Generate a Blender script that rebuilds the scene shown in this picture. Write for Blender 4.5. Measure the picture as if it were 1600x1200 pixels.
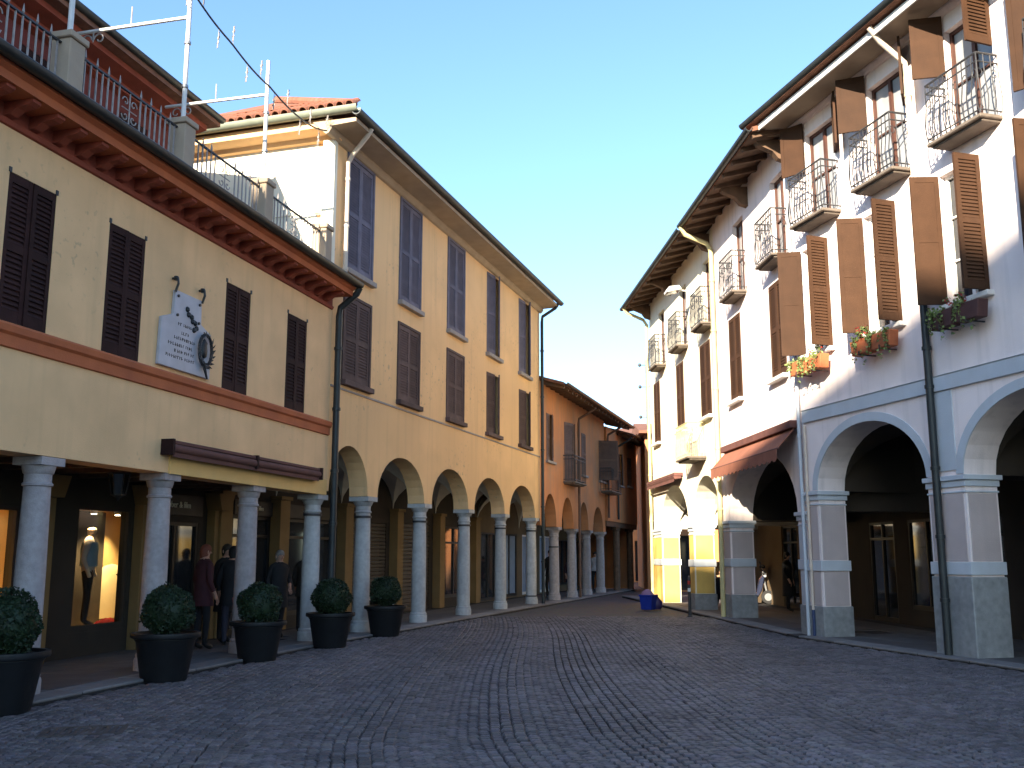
import bpy, bmesh, math, random
import numpy as np
from mathutils import Vector, Matrix
R = math.radians
rnd = random.Random(7)
for o in list(bpy.data.objects): bpy.data.objects.remove(o)
SC = bpy.context.scene
COL = SC.collection

# ------------------------------------------------------------------ camera
CAMZ, FOC, HOR = 1.6, 1546.0, 268.0
PITCH = math.atan(HOR / FOC)
cam = bpy.data.cameras.new('camera'); cam.sensor_width = 36; cam.lens = 36 * FOC / 1600
cam.clip_start = 0.1; cam.clip_end = 3000
cob = bpy.data.objects.new('camera', cam); COL.objects.link(cob)
cob.location = (0, 0, CAMZ); cob.rotation_euler = (R(90) + PITCH, 0, 0)
SC.camera = cob
# ------------------------------------------------------------------ light
SUN_AZ, SUN_EL = R(245), R(21)
SDIR = Vector((math.cos(SUN_AZ) * math.cos(SUN_EL), math.sin(SUN_AZ) * math.cos(SUN_EL), math.sin(SUN_EL)))
w = bpy.data.worlds.new('World'); SC.world = w; w.use_nodes = True
nt = w.node_tree; bg = nt.nodes['Background']
sky = nt.nodes.new('ShaderNodeTexSky'); sky.sky_type = 'NISHITA'; sky.sun_disc = False
sky.sun_elevation = SUN_EL; sky.sun_rotation = R(90) - SUN_AZ
sky.altitude = 100; sky.air_density = 1.0; sky.dust_density = 0.8; sky.ozone_density = 1.0
wb = nt.nodes.new('ShaderNodeMix'); wb.data_type = 'RGBA'; wb.blend_type = 'MULTIPLY'; wb.inputs[0].default_value = 1.0
wb.inputs[7].default_value = (0.68, 0.84, 1.0, 1)      # the camera's cool white balance
nt.links.new(sky.outputs[0], wb.inputs[6]); nt.links.new(wb.outputs[2], bg.inputs[0]); bg.inputs[1].default_value = 0.11
sl = bpy.data.lights.new('sun', 'SUN'); sl.energy = 5.0; sl.angle = R(0.55); sl.color = (1.0, 0.87, 0.68)
so = bpy.data.objects.new('sun', sl); COL.objects.link(so)
so.rotation_euler = SDIR.to_track_quat('Z', 'Y').to_euler(); so.location = SDIR * 200
SC.view_settings.view_transform = 'Standard'; SC.view_settings.look = 'None'
SC.view_settings.exposure = 1.93; SC.view_settings.gamma = 1.0
SC.render.resolution_x = 1024; SC.render.resolution_y = 768

# ------------------------------------------------------------------ materials
MATS = {}
def mat(name, col, rough=0.8, var=0.15, vscale=2.0, bump=0.0, bscale=40.0, stain=None, sscale=0.7, samt=0.0, streak=0.0,
        metal=0.0, spec=0.4, tint=False, island=0.0, fleck=None, orand=0.0):
    """principled material: colour mottled by noise, optional stains / rain streaks of another colour, fine bump"""
    if name in MATS: return MATS[name]
    m = bpy.data.materials.new(name); m.use_nodes = True
    t = m.node_tree; n = t.nodes; l = t.links; b = n['Principled BSDF']
    b.inputs['Roughness'].default_value = rough; b.inputs['Metallic'].default_value = metal
    b.inputs['Specular IOR Level'].default_value = spec
    tc = n.new('ShaderNodeTexCoord'); co = tc.outputs['Object']
    def noise(scale, detail=4, vec=None):
        q = n.new('ShaderNodeTexNoise'); q.inputs['Scale'].default_value = scale; q.inputs['Detail'].default_value = detail
        l.new(vec or co, q.inputs['Vector']); return q.outputs['Fac']
    def ramp(fac, a, bb):
        r = n.new('ShaderNodeMapRange'); r.inputs[1].default_value = a; r.inputs[2].default_value = bb; l.new(fac, r.inputs[0]); return r.outputs[0]
    def mix(fac, a, bb, mode='MIX'):
        x = n.new('ShaderNodeMix'); x.data_type = 'RGBA'; x.blend_type = mode
        if isinstance(fac, float): x.inputs[0].default_value = fac
        else: l.new(fac, x.inputs[0])
        for sock, v in ((x.inputs[6], a), (x.inputs[7], bb)):
            if isinstance(v, tuple): sock.default_value = v + (1,) if len(v) == 3 else v
            else: l.new(v, sock)
        return x.outputs[2]
    lo = tuple(c * (1 - var) for c in col); hi = tuple(min(1, c * (1 + var * 0.7)) for c in col)
    c = mix(ramp(noise(vscale, 6), 0.3, 0.7), lo, hi)
    if stain:
        f = ramp(noise(sscale, 7), 0.5, 0.72)
        k = n.new('ShaderNodeMath'); k.operation = 'MULTIPLY'; k.inputs[1].default_value = samt; l.new(f, k.inputs[0])
        c = mix(k.outputs[0], c, stain)
        if streak:
            mp = n.new('ShaderNodeMapping'); mp.inputs['Scale'].default_value = (5.0, 5.0, 0.28); l.new(co, mp.inputs[0])
            f2 = ramp(noise(1.0, 5, mp.outputs[0]), 0.52, 0.75)
            k2 = n.new('ShaderNodeMath'); k2.operation = 'MULTIPLY'; k2.inputs[1].default_value = streak; l.new(f2, k2.inputs[0])
            c = mix(k2.outputs[0], c, stain)
    if fleck:      # small patches of lost plaster, clustered
        f3 = ramp(noise(9.0, 3), .60, .66); f4 = ramp(noise(.45, 3), .52, .62); k3 = n.new('ShaderNodeMath'); k3.operation = 'MULTIPLY'; l.new(f3, k3.inputs[0]); l.new(f4, k3.inputs[1])
        k4 = n.new('ShaderNodeMath'); k4.operation = 'MULTIPLY'; k4.inputs[1].default_value = .55; l.new(k3.outputs[0], k4.inputs[0]); c = mix(k4.outputs[0], c, fleck)
    if tint:
        a = n.new('ShaderNodeAttribute'); a.attribute_name = 'tint'
        c = mix(1.0, c, a.outputs['Color'], 'MULTIPLY')
    if island:
        g = n.new('ShaderNodeNewGeometry'); r = n.new('ShaderNodeMapRange')
        r.inputs[3].default_value = 1 - island; r.inputs[4].default_value = 1 + island; l.new(g.outputs['Random Per Island'], r.inputs[0])
        h = n.new('ShaderNodeHueSaturation'); l.new(r.outputs[0], h.inputs['Value']); l.new(c, h.inputs['Color']); c = h.outputs[0]
    if orand:      # every piece a little different from its neighbour
        oi = n.new('ShaderNodeObjectInfo'); r = n.new('ShaderNodeMapRange'); r.inputs[3].default_value = 1 - orand; r.inputs[4].default_value = 1 + orand; l.new(oi.outputs['Random'], r.inputs[0])
        h = n.new('ShaderNodeHueSaturation'); l.new(r.outputs[0], h.inputs['Value']); l.new(c, h.inputs['Color']); c = h.outputs[0]
    l.new(c, b.inputs['Base Color'])
    if bump:
        bp = n.new('ShaderNodeBump'); bp.inputs['Strength'].default_value = bump; bp.inputs['Distance'].default_value = 0.02
        l.new(noise(bscale, 5), bp.inputs['Height']); l.new(bp.outputs[0], b.inputs['Normal'])
    MATS[name] = m; return m
def emit(name, col, s):
    m = bpy.data.materials.new(name); m.use_nodes = True; b = m.node_tree.nodes['Principled BSDF']
    b.inputs['Base Color'].default_value = col + (1,); b.inputs['Emission Color'].default_value = col + (1,)
    b.inputs['Emission Strength'].default_value = s; MATS[name] = m; return m
def glassy(name):
    m = bpy.data.materials.new(name); m.use_nodes = True; t = m.node_tree; n = t.nodes
    n.remove(n['Principled BSDF']); tr = n.new('ShaderNodeBsdfTransparent'); gl = n.new('ShaderNodeBsdfGlossy')
    gl.inputs['Roughness'].default_value = 0.03; lw = n.new('ShaderNodeLayerWeight'); lw.inputs[0].default_value = .5; fr = n.new('ShaderNodeMath'); fr.operation = 'POWER'; fr.inputs[1].default_value = 4.0; t.links.new(lw.outputs['Facing'], fr.inputs[0])
    mx = n.new('ShaderNodeMixShader'); t.links.new(fr.outputs[0], mx.inputs[0]); t.links.new(tr.outputs[0], mx.inputs[1]); t.links.new(gl.outputs[0], mx.inputs[2])
    t.links.new(mx.outputs[0], n['Material Output'].inputs[0]); tr.inputs[0].default_value = (0.9, 0.92, 0.9, 1); MATS[name] = m; return m

P_A = mat('plaster_cream', (.80, .51, .26), .9, .09, 1.3, .25, 60, (.50, .33, .17), .8, .35, .25, fleck=(.46, .31, .18))
P_A2 = mat('plaster_ochre', (.74, .47, .17), .9, .10, 1.5, .25, 60, (.5, .34, .15), .8, .3, .2)
P_B = mat('plaster_buff', (.82, .52, .25), .9, .09, 1.1, .25, 60, (.50, .32, .17), .55, .4, .35, fleck=(.34, .25, .17))
P_C = mat('plaster_orange', (.56, .225, .085), .9, .18, .8, .3, 60, (.33, .20, .12), .5, .85, .7)
P_R1 = mat('plaster_white', (.85, .75, .72), .9, .05, 1.5, .2, 60, (.50, .45, .43), .6, .35, .45)
P_R2 = mat('plaster_ivory', (.80, .75, .60), .9, .05, 1.5, .2, 60, (.52, .46, .34), .6, .35, .45)
P_PINK = mat('plaster_pale_pink', (.50, .42, .40), .9, .08, 2, .2, 60, (.36, .31, .30), .9, .4, .3)
P_YEL = mat('plaster_yellow', (.64, .43, .12), .9, .10, 2, .2, 60, (.5, .32, .1), .9, .35, .2)
P_BLUE = mat('trim_pale_grey', (.50, .54, .58), .85, .07, 2, .2, 60, (.36, .38, .4), .9, .4, .2)
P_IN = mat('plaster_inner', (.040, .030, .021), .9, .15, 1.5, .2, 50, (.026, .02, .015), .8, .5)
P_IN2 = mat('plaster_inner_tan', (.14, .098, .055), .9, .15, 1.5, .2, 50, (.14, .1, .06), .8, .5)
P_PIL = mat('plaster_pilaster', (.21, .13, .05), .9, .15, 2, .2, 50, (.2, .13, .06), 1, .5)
P_INW = mat('plaster_vault', (.56, .52, .44), .9, .12, 1.5, .2, 50, (.4, .36, .3), .8, .4)
T_ORG = mat('trim_orange', (.46, .125, .045), .8, .16, 3, .2, 60, (.30, .08, .04), 1.5, .6, .3)
T_ORD = mat('trim_rust', (.27, .058, .032), .85, .2, 3, .2, 60, (.16, .04, .03), 1.5, .6)
T_RED = mat('wall_red', (.13, .026, .022), .9, .2, 3, .3, 40, (.15, .03, .03), 1, .6)
STONE_A = mat('granite_pinkish', (.36, .32, .315), .75, .16, 14, .3, 70, (.20, .175, .18), 2.2, .6, .35, orand=.10)
STONE_B = mat('granite_pale', (.44, .44, .43), .75, .14, 14, .3, 70, (.25, .24, .24), 2.2, .6, .35, orand=.08)
STONE_D = mat('stone_plinth', (.26, .27, .27), .85, .2, 9, .4, 60, (.16, .16, .17), 2, .6)
SLAB = mat('paving_stone', (.095, .088, .086), .7, .2, 3, .3, 50, (.06, .055, .055), 1, .5, orand=.18)
KERB = mat('kerb_granite', (.19, .178, .172), .75, .18, 6, .3, 60, (.11, .10, .10), 1.5, .6, orand=.15)
SH_A = mat('shutter_dark_brown', (.032, .013, .012), .75, .2, 6, .15, 50, spec=.15, orand=.25)
SH_BU = mat('shutter_slate', (.135, .125, .165), .7, .2, 5, .15, 50, spec=.2, orand=.16)
SH_BL = mat('shutter_umber', (.105, .068, .062), .75, .2, 5, .15, 50, spec=.2, orand=.2)
SH_R = mat('shutter_tan', (.052, .024, .0115), .75, .14, 4, .15, 50, spec=.2, orand=.18)
SH_RB = mat('frame_brown', (.075, .03, .02), .6, .15, 4, .1, 50)
SH_C = mat('shutter_russet', (.13, .07, .045), .65, .2, 4, .15, 50)
SILL = mat('sill_stone', (.30, .265, .24), .8, .15, 8, .3, 60)
WHITE = mat('paint_white', (.72, .70, .66), .6, .05, 4, .1, 50)
IRON = mat('wrought_iron', (.035, .035, .038), .5, .2, 8, .2, 60)
IRONW = mat('iron_weathered', (.30, .27, .25), .6, .2, 12, .2, 60)
GUT = mat('gutter_dark', (.030, .036, .038), .45, .2, 4, .1, 30, metal=.3)
GUTG = mat('gutter_grey_green', (.20, .22, .17), .55, .15, 4, .1, 30)
PIPEY = mat('pipe_cream', (.50, .44, .22), .6, .12, 4, .1, 30)
PIPEW = mat('pipe_pale', (.62, .52, .42), .6, .1, 4, .1, 30)
WOOD = mat('soffit_timber', (.13, .075, .045), .8, .3, 5, .3, 30)
SOFF = mat('soffit_plaster', (.36, .28, .20), .85, .12, 3, .2, 40)
TILE = mat('terracotta', (.23, .088, .05), .85, .3, 5, .4, 30, (.20, .12, .08), 2, .6, island=.25)
ROOF = mat('roof_tiles_dark', (.20, .09, .055), .9, .3, 4, .8, 12)
CURT = mat('glass_curtained', (.30, .31, .32), .12, .12, 2.5)
GLASS = mat('glass_dark', (.018, .022, .028), .06, .1, 3, .0, spec=.6)
PANE = glassy('glass_clear')
DARKW = mat('door_dark', (.022, .017, .014), .5, .2, 4, .1, 30)
DARKP = mat('panel_dark', (.05, .04, .032), .6, .2, 4, .1, 30)
POT = mat('pot_black', (.009, .010, .012), .55, .2, 6, .15, 30)
SOIL = mat('soil', (.03, .022, .015), .95, .3, 20, .6, 40)
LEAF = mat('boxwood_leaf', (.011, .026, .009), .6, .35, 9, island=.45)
LEAFG = mat('trailing_leaf', (.15, .20, .06), .6, .3, 9, island=.4)
FLOW = mat('geranium_red', (.35, .04, .03), .6, .3, 9, island=.3)
TERRA = mat('trough_terracotta', (.40, .115, .045), .8, .2, 5, .2, 40)
AWN = mat('awning_canvas', (.13, .055, .045), .9, .2, 3, .2, 80)
AWNR = mat('awning_salmon', (.27, .105, .065), .9, .15, 3, .2, 80)
MARBLE = mat('marble_grey', (.42, .42, .46), .5, .1, 5, .05, 30)
BRONZE = mat('bronze_dark', (.035, .035, .036), .45, .3, 10, .2, 40, metal=.4)
BLUEP = mat('plastic_blue', (.008, .028, .26), .4, .12, 4)
SKIN = mat('skin', (.42, .23, .16), .6, .06, 10)
COBBLE = mat('porphyry_sett', (.108, .096, .099), .62, .28, 30, .5, 90, (.055, .05, .055), 1.2, .45, tint=True)
STEEL = mat('steel_grey', (.28, .29, .30), .4, .1, 6, metal=.6)
LAMPW = mat('pole_white', (.62, .62, .60), .5, .1, 6)

def ground_mat():
    m = bpy.data.materials.new('sett_ground'); m.use_nodes = True; t = m.node_tree; n = t.nodes; l = t.links; b = n['Principled BSDF']
    b.inputs['Roughness'].default_value = .75
    tc = n.new('ShaderNodeTexCoord'); v = n.new('ShaderNodeTexVoronoi'); v.inputs['Scale'].default_value = 9.5; l.new(tc.outputs['Object'], v.inputs['Vector'])
    no = n.new('ShaderNodeTexNoise'); no.inputs['Scale'].default_value = .5; no.inputs['Detail'].default_value = 6; l.new(tc.outputs['Object'], no.inputs['Vector'])
    mx = n.new('ShaderNodeMix'); mx.data_type = 'RGBA'; mx.inputs[6].default_value = (.062, .056, .060, 1); mx.inputs[7].default_value = (.098, .088, .086, 1)
    l.new(no.outputs['Fac'], mx.inputs[0])
    m2 = n.new('ShaderNodeMix'); m2.data_type = 'RGBA'; m2.blend_type = 'MULTIPLY'; m2.inputs[0].default_value = .45
    l.new(mx.outputs[2], m2.inputs[6]); l.new(v.outputs['Color'], m2.inputs[7])
    l.new(m2.outputs[2], b.inputs['Base Color'])
    bp = n.new('ShaderNodeBump'); bp.inputs['Strength'].default_value = .7; bp.inputs['Distance'].default_value = .03; bp.invert = True
    l.new(v.outputs['Distance'], bp.inputs['Height']); l.new(bp.outputs[0], b.inputs['Normal'])
    return m
GROUND = ground_mat()
JOINT = mat('joint_sand', (.035, .031, .030), .95, .3, 8, .4, 60)

# ------------------------------------------------------------------ mesh helpers
class MB:
    def __init__(s): s.v = []; s.f = []; s.m = []; s.cur = 0
    def add(s, vs, fs):
        o = len(s.v); s.v += [tuple(p) for p in vs]
        for f in fs: s.f.append(tuple(i + o for i in f)); s.m.append(s.cur)
        return s
    def box(s, x0, x1, y0, y1, z0, z1):
        return s.add([(x0, y0, z0), (x1, y0, z0), (x1, y1, z0), (x0, y1, z0), (x0, y0, z1), (x1, y0, z1), (x1, y1, z1), (x0, y1, z1)],
                     [(0, 3, 2, 1), (4, 5, 6, 7), (0, 1, 5, 4), (1, 2, 6, 5), (2, 3, 7, 6), (3, 0, 4, 7)])
    def quad(s, a, b, c, d): return s.add([a, b, c, d], [(0, 1, 2, 3)])
    def ex(s, poly, x0, x1):
        """polygon of (y,z) extruded along x"""
        n = len(poly); vs = [(x0, y, z) for y, z in poly] + [(x1, y, z) for y, z in poly]
        fs = [(i, (i + 1) % n, n + (i + 1) % n, n + i) for i in range(n)] + [tuple(range(n))[::-1], tuple(range(n, 2 * n))]
        return s.add(vs, fs)
    def exy(s, poly, y0, y1):
        """polygon of (x,z) extruded along y"""
        n = len(poly); vs = [(x, y0, z) for x, z in poly] + [(x, y1, z) for x, z in poly]
        fs = [(i, (i + 1) % n, n + (i + 1) % n, n + i) for i in range(n)] + [tuple(range(n))[::-1], tuple(range(n, 2 * n))]
        return s.add(vs, fs)
    def tube(s, pts, r, n=8, r2=None):
        pts = [Vector(p) for p in pts]; k = len(pts); vs = []; up = Vector((0, 0, 1)); prev = None
        for i, p in enumerate(pts):
            d = (pts[min(i + 1, k - 1)] - pts[max(i - 1, 0)]).normalized()
            if prev is None:
                a = d.cross(up)
                if a.length < 1e-3: a = d.cross(Vector((1, 0, 0)))
            else:
                a = prev - d * prev.dot(d)
                if a.length < 1e-4: a = d.cross(up)
            a.normalize(); prev = a; b = d.cross(a)
            rr = r if r2 is None else r + (r2 - r) * i / max(1, k - 1)
            for j in range(n):
                t = 2 * math.pi * j / n; vs.append(p + a * (rr * math.cos(t)) + b * (rr * math.sin(t)))
        fs = [(i * n + j, i * n + (j + 1) % n, (i + 1) * n + (j + 1) % n, (i + 1) * n + j) for i in range(k - 1) for j in range(n)]
        fs += [tuple(range(n))[::-1], tuple(range((k - 1) * n, k * n))]
        return s.add(vs, fs)
    def lathe(s, cx, cy, prof, n=20, sx=1, sy=1):
        vs = [(cx + sx * r * math.cos(2 * math.pi * j / n), cy + sy * r * math.sin(2 * math.pi * j / n), z) for r, z in prof for j in range(n)]
        k = len(prof)
        fs = [(i * n + j, i * n + (j + 1) % n, (i + 1) * n + (j + 1) % n, (i + 1) * n + j) for i in range(k - 1) for j in range(n)]
        fs += [tuple(range(n))[::-1], tuple(range((k - 1) * n, k * n))]
        return s.add(vs, fs)
    def mesh(s, name, mats, smooth=False, bevel=0):
        me = bpy.data.meshes.new(name); me.from_pydata(s.v, [], s.f)
        for mm in (mats if isinstance(mats, (list, tuple)) else [mats]): me.materials.append(mm)
        if any(s.m): me.polygons.foreach_set('material_index', s.m)
        if bevel:
            b = bmesh.new(); b.from_mesh(me)
            es = [e for e in b.edges if len(e.link_faces) == 2 and e.calc_face_angle(0) > .5]
            bmesh.ops.bevel(b, geom=es, offset=bevel, segments=1, affect='EDGES', clamp_overlap=True); b.to_mesh(me); b.free()
        if smooth:
            me.polygons.foreach_set('use_smooth', [True] * len(me.polygons))
            try: me.set_sharp_from_angle(angle=R(40))
            except Exception: pass
        me.update(); return me
    def build(s, name, mats, parent=None, smooth=False, bevel=0, loc=None, rz=0):
        return obj(name, s.mesh(name, mats, smooth, bevel), parent, loc, rz)
def obj(name, me, parent=None, loc=None, rz=0, rot=None):
    o = bpy.data.objects.new(name, me); COL.objects.link(o)
    if parent: o.parent = parent
    if loc is not None: o.location = loc
    if rot is not None: o.rotation_euler = rot
    elif rz: o.rotation_euler = (0, 0, rz)
    return o
def tag(o, label, cat, group=None, kind=None):
    o['label'] = label; o['category'] = cat
    if group: o['group'] = group
    if kind: o['kind'] = kind
    return o
def struct(o, label=None):
    o['kind'] = 'structure'
    if label: o['label'] = label
    return o
def thing(name, label, cat, loc=(0, 0, 0), rz=0, group=None, rot=None):
    return tag(obj(name, None, None, loc, rz, rot), label, cat, group)
class Frame:
    """facade frame: x runs along the facade, y into the building, z up"""
    def __init__(s, x0, y0, dx, dy):
        n = math.hypot(dx, dy); s.x0, s.y0, s.ux, s.uy = x0, y0, dx / n, dy / n; s.rz = math.atan2(dy, dx)
    def w(s, a, d, z=0): return Vector((s.x0 + a * s.ux - d * s.uy, s.y0 + a * s.uy + d * s.ux, z))
    def root(s, name, label, cat): return thing(name, label, cat, (s.x0, s.y0, 0), s.rz)
FA = Frame(-3.55, 19, .252, 1); FB = Frame(-3.55, 19, .314, 1)
_p = FB.w(15.0, 0); FC = Frame(_p.x, _p.y, .314, 1)
FR1 = Frame(5.948, 20.08, .268, -1); FR2 = Frame(4.98, 35.0, .065, -1)

def wall_mesh(s0, s1, zt, th, arches=(), wins=(), base=0.0, seg=16, d0=0.0, mb=None):
    mb = mb or MB(); pts = {round(s0, 4), round(s1, 4)}; d1 = d0 + th
    for a, b, sp, ri in arches:
        for k in range(seg + 1): pts.add(round(a + (b - a) * (1 - math.cos(math.pi * k / seg)) / 2, 4))
    for a, b, z0, z1 in wins: pts.add(round(a, 4)); pts.add(round(b, 4))
    pts = sorted(p for p in pts if s0 - 1e-6 <= p <= s1 + 1e-6)
    def az(A, s):
        a, b, sp, ri = A; t = (s - (a + b) / 2) / ((b - a) / 2); return sp + ri * math.sqrt(max(0, 1 - t * t))
    for p, q in zip(pts, pts[1:]):
        if q - p < 1e-4: continue
        m = (p + q) / 2; A = next((A for A in arches if A[0] < m < A[1]), None)
        lo = (az(A, p), az(A, q)) if A else (base, base)
        mb.quad((p, d0, lo[0]), (p, d1, lo[0]), (q, d1, lo[1]), (q, d0, lo[1]))
        for W in sorted((W for W in wins if W[0] < m < W[1]), key=lambda W: W[2]):
            for d in (d0, d1): mb.quad((p, d, lo[0]), (q, d, lo[1]), (q, d, W[2]), (p, d, W[2]))
            for z in (W[2], W[3]): mb.quad((p, d0, z), (q, d0, z), (q, d1, z), (p, d1, z))
            lo = (W[3], W[3])
        for d in (d0, d1): mb.quad((p, d, lo[0]), (q, d, lo[1]), (q, d, zt), (p, d, zt))
        mb.quad((p, d0, zt), (q, d0, zt), (q, d1, zt), (p, d1, zt))
    for a, b, sp, ri in arches:
        if sp > base + 1e-4:
            for s in (a, b): mb.quad((s, d0, base), (s, d1, base), (s, d1, sp), (s, d0, sp))
    for a, b, z0, z1 in wins:
        for s in (a, b): mb.quad((s, d0, z0), (s, d1, z0), (s, d1, z1), (s, d0, z1))
    for s in (s0, s1): mb.quad((s, d0, base), (s, d1, base), (s, d1, zt), (s, d0, zt))
    return mb
def vault_mesh(bays, d0, d1, sp, rise, mb=None, n=14, crown=None):
    """groin vault over each bay (a,b)"""
    mb = mb or MB(); cd = (d0 + d1) / 2; hd = (d1 - d0) / 2
    for a, b in bays:
        c = (a + b) / 2; h = (b - a) / 2; o = len(mb.v)
        for i in range(n + 1):
            for j in range(n + 1):
                x = c - h * math.cos(math.pi * i / n); y = cd - hd * math.cos(math.pi * j / n)
                z = sp + rise * max(math.sqrt(max(0, 1 - ((x - c) / h) ** 2)), math.sqrt(max(0, 1 - ((y - cd) / hd) ** 2)))
                mb.v.append((x, y, z))
        for i in range(n):
            for j in range(n):
                q = o + i * (n + 1) + j; a_, b_, c_, d_ = q, q + 1, q + n + 2, q + n + 1
                for tri in (((a_, b_, c_), (a_, c_, d_)) if i + j != n - 1 else ((a_, b_, d_), (b_, c_, d_))): mb.f.append(tri); mb.m.append(mb.cur)
    return mb
_cache = {}
def shutter_mesh(wd, h, m, panel=1, pitch=.058, mids=1):
    """louvred leaf: hinge edge at x=0, thickness y 0..0.04, panel board on the +y (1) or -y (-1) side"""
    key = (round(wd, 3), round(h, 3), m.name, panel, mids)
    if key in _cache: return _cache[key]
    b = MB(); st = min(.075, wd * .16); t = .042
    b.box(0, st, 0, t, 0, h); b.box(wd - st, wd, 0, t, 0, h)
    rails = [(0, .13), (h - .10, h)] + [(h * (i + 1) / (mids + 1) - .045, h * (i + 1) / (mids + 1) + .045) for i in range(mids)]
    for z0, z1 in rails: b.box(st, wd - st, .002, t - .002, z0, z1)
    py = (t * .62, t * .80) if panel > 0 else (t * .20, t * .38)
    if panel: b.box(st, wd - st, py[0], py[1], .12, h - .09)
    rails.sort()
    for (a0, a1), (c0, c1) in zip(rails, rails[1:]):
        n = max(1, int((c0 - a1) / pitch)); p = (c0 - a1) / n
        for i in range(n):
            z = a1 + i * p
            y0, y1 = (.004, t * .58) if panel >= 0 else (t - .004, t * .42)
            b.add([(st, y0, z + .004), (wd - st, y0, z + .004), (wd - st, y1, z + p * .82), (st, y1, z + p * .82),
                   (st, y0, z + .014), (wd - st, y0, z + .014), (wd - st, y1, z + p * .97), (st, y1, z + p * .97)],
                  [(0, 3, 2, 1), (4, 5, 6, 7), (0, 1, 5, 4), (1, 2, 6, 5), (2, 3, 7, 6), (3, 0, 4, 7)])
    _cache[key] = b.mesh('shutter', m); return _cache[key]
def window(root, a, b, z0, z1, m, frame=None, left=0.0, right=0.0, ls=True, rs=True, dsh=.02, glass_d=.16, sill=None, sillm=None, mids=1,
           cols=2, rows=3, shz=None, name='window', glass=None):
    """window part: sash frame + pane, two shutter leaves opened by left/right degrees, sill"""
    fm = frame or m; f = MB(); t = .055
    f.box(a, a + t, glass_d - .05, glass_d + .02, z0, z1); f.box(b - t, b, glass_d - .05, glass_d + .02, z0, z1)
    f.box(a + t, b - t, glass_d - .048, glass_d + .018, z0, z0 + t * 1.4); f.box(a + t, b - t, glass_d - .048, glass_d + .018, z1 - t, z1)
    for i in range(1, cols):
        x = a + (b - a) * i / cols; f.box(x - .035, x + .035, glass_d - .052, glass_d + .016, z0 + t, z1 - t)
    for i in range(1, rows):
        z = z0 + (z1 - z0) * i / rows; f.box(a + t, b - t, glass_d - .04, glass_d + .012, z - .015, z + .015)
    win = f.build(name, fm, root)
    g = MB(); g.box(a + .02, b - .02, glass_d, glass_d + .012, z0 + .02, z1 - .02); g.build('pane', glass or GLASS, win)
    hz0, hz1 = shz or (z0, z1); wd = (b - a) / 2 - .004
    if ls: obj('shutter', shutter_mesh(wd, hz1 - hz0 - .01, m, 1, mids=mids), win, (a + .002, dsh, hz0 + .005), -R(left))
    if rs: obj('shutter', shutter_mesh(wd, hz1 - hz0 - .01, m, -1, mids=mids), win, (b - .002, dsh + (.042 if right < 30 else 0), hz0 + .005), math.pi + R(right))
    if sill:
        o, h = sill; s = MB(); s.box(a - .09, b + .09, -o, .10, z0 - h, z0 - .003); s.build('sill', sillm or SILL, win, bevel=.008)
    return win
def column(root, s, d, h, r, m, bandm=None, base=True, n=24, cf=1.0, z0=0.0):
    c = MB(); c.lathe(s, d, [(r * 1.0, z0 + .12), (r * 1.02, z0 + .5), (r * 1.0, z0 + h * .5), (r * .90, h - .34)], n)
    col = c.build('column', m, root, smooth=True)
    k = MB(); k.lathe(s, d, [(r * .9, h - .345), (r * 1.02, h - .335), (r * 1.04, h - .31), (r * .92, h - .295), (r * .92, h - .20), (r * 1.02, h - .185),
                             (r * 1.22 * cf, h - .115), (r * 1.25 * cf, h - .10)], n)
    k.box(s - r * 1.30 * cf, s + r * 1.30 * cf, d - r * 1.30 * cf, d + r * 1.30 * cf, h - .098, h - .003)
    k.build('capital', m, col, smooth=True)
    if base:
        q = MB(); q.lathe(s, d, [(r * 1.24, z0 - .03), (r * 1.24, z0 + .14), (r * 1.20, z0 + .165), (r * 1.12, z0 + .175), (r * 1.16, z0 + .20), (r * 1.10, z0 + .225), (r * 1.01, z0 + .235)], n)
        q.build('base', m, col, smooth=True)
    if bandm:
        for z in bandm:
            q = MB(); q.lathe(s, d, [(r * .9, z - .025), (r * 1.06, z - .022), (r * 1.06, z + .022), (r * .9, z + .025)], n); q.build('iron_band', IRON, col, smooth=True)
    return col
def gutter(root, s0, s1, d, z, r, m, name='gutter'):
    g = MB(); prof = [(d + r * math.cos(t), z + r * math.sin(t)) for t in [math.pi + math.pi * k / 10 for k in range(11)]]
    inn = [(d + r * .9 * math.cos(t), z + .012 + r * .9 * math.sin(t)) for t in [2 * math.pi - math.pi * k / 10 for k in range(11)]]
    g.ex(prof + inn, s0, s1); return g.build(name, m, root, smooth=True)
def downpipe(root, pts, r, m, clips=()):
    g = MB(); g.tube(pts, r, 12); o = g.build('downpipe', m, root, smooth=True)
    for (x, y, z) in clips:
        q = MB(); q.lathe(x, y, [(r, z - .03), (r * 1.25, z - .028), (r * 1.25, z + .028), (r, z + .03)], 12); q.build('pipe_clip', m, o, smooth=True)
    return o

# ================================================================== THE GROUND
g = MB(); g.quad((-300, -300, -.03), (300, -300, -.03), (300, 300, -.03), (-300, 300, -.03))
ground = struct(g.build('ground', GROUND), 'dark cobbled ground of the street and the town around it')
def left_edge(Y):   # street edge of the left arcade pavement
    if Y < 19: return -3.55 + .252 * (Y - 19) + .36
    return -3.55 + .314 * (Y - 19) + .36
def right_edge(Y):
    return min(5.948 - .268 * (Y - 20.08), 99) - .32 if Y < 20.08 else 5.948 - .065 * (Y - 20.08) - .32
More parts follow.
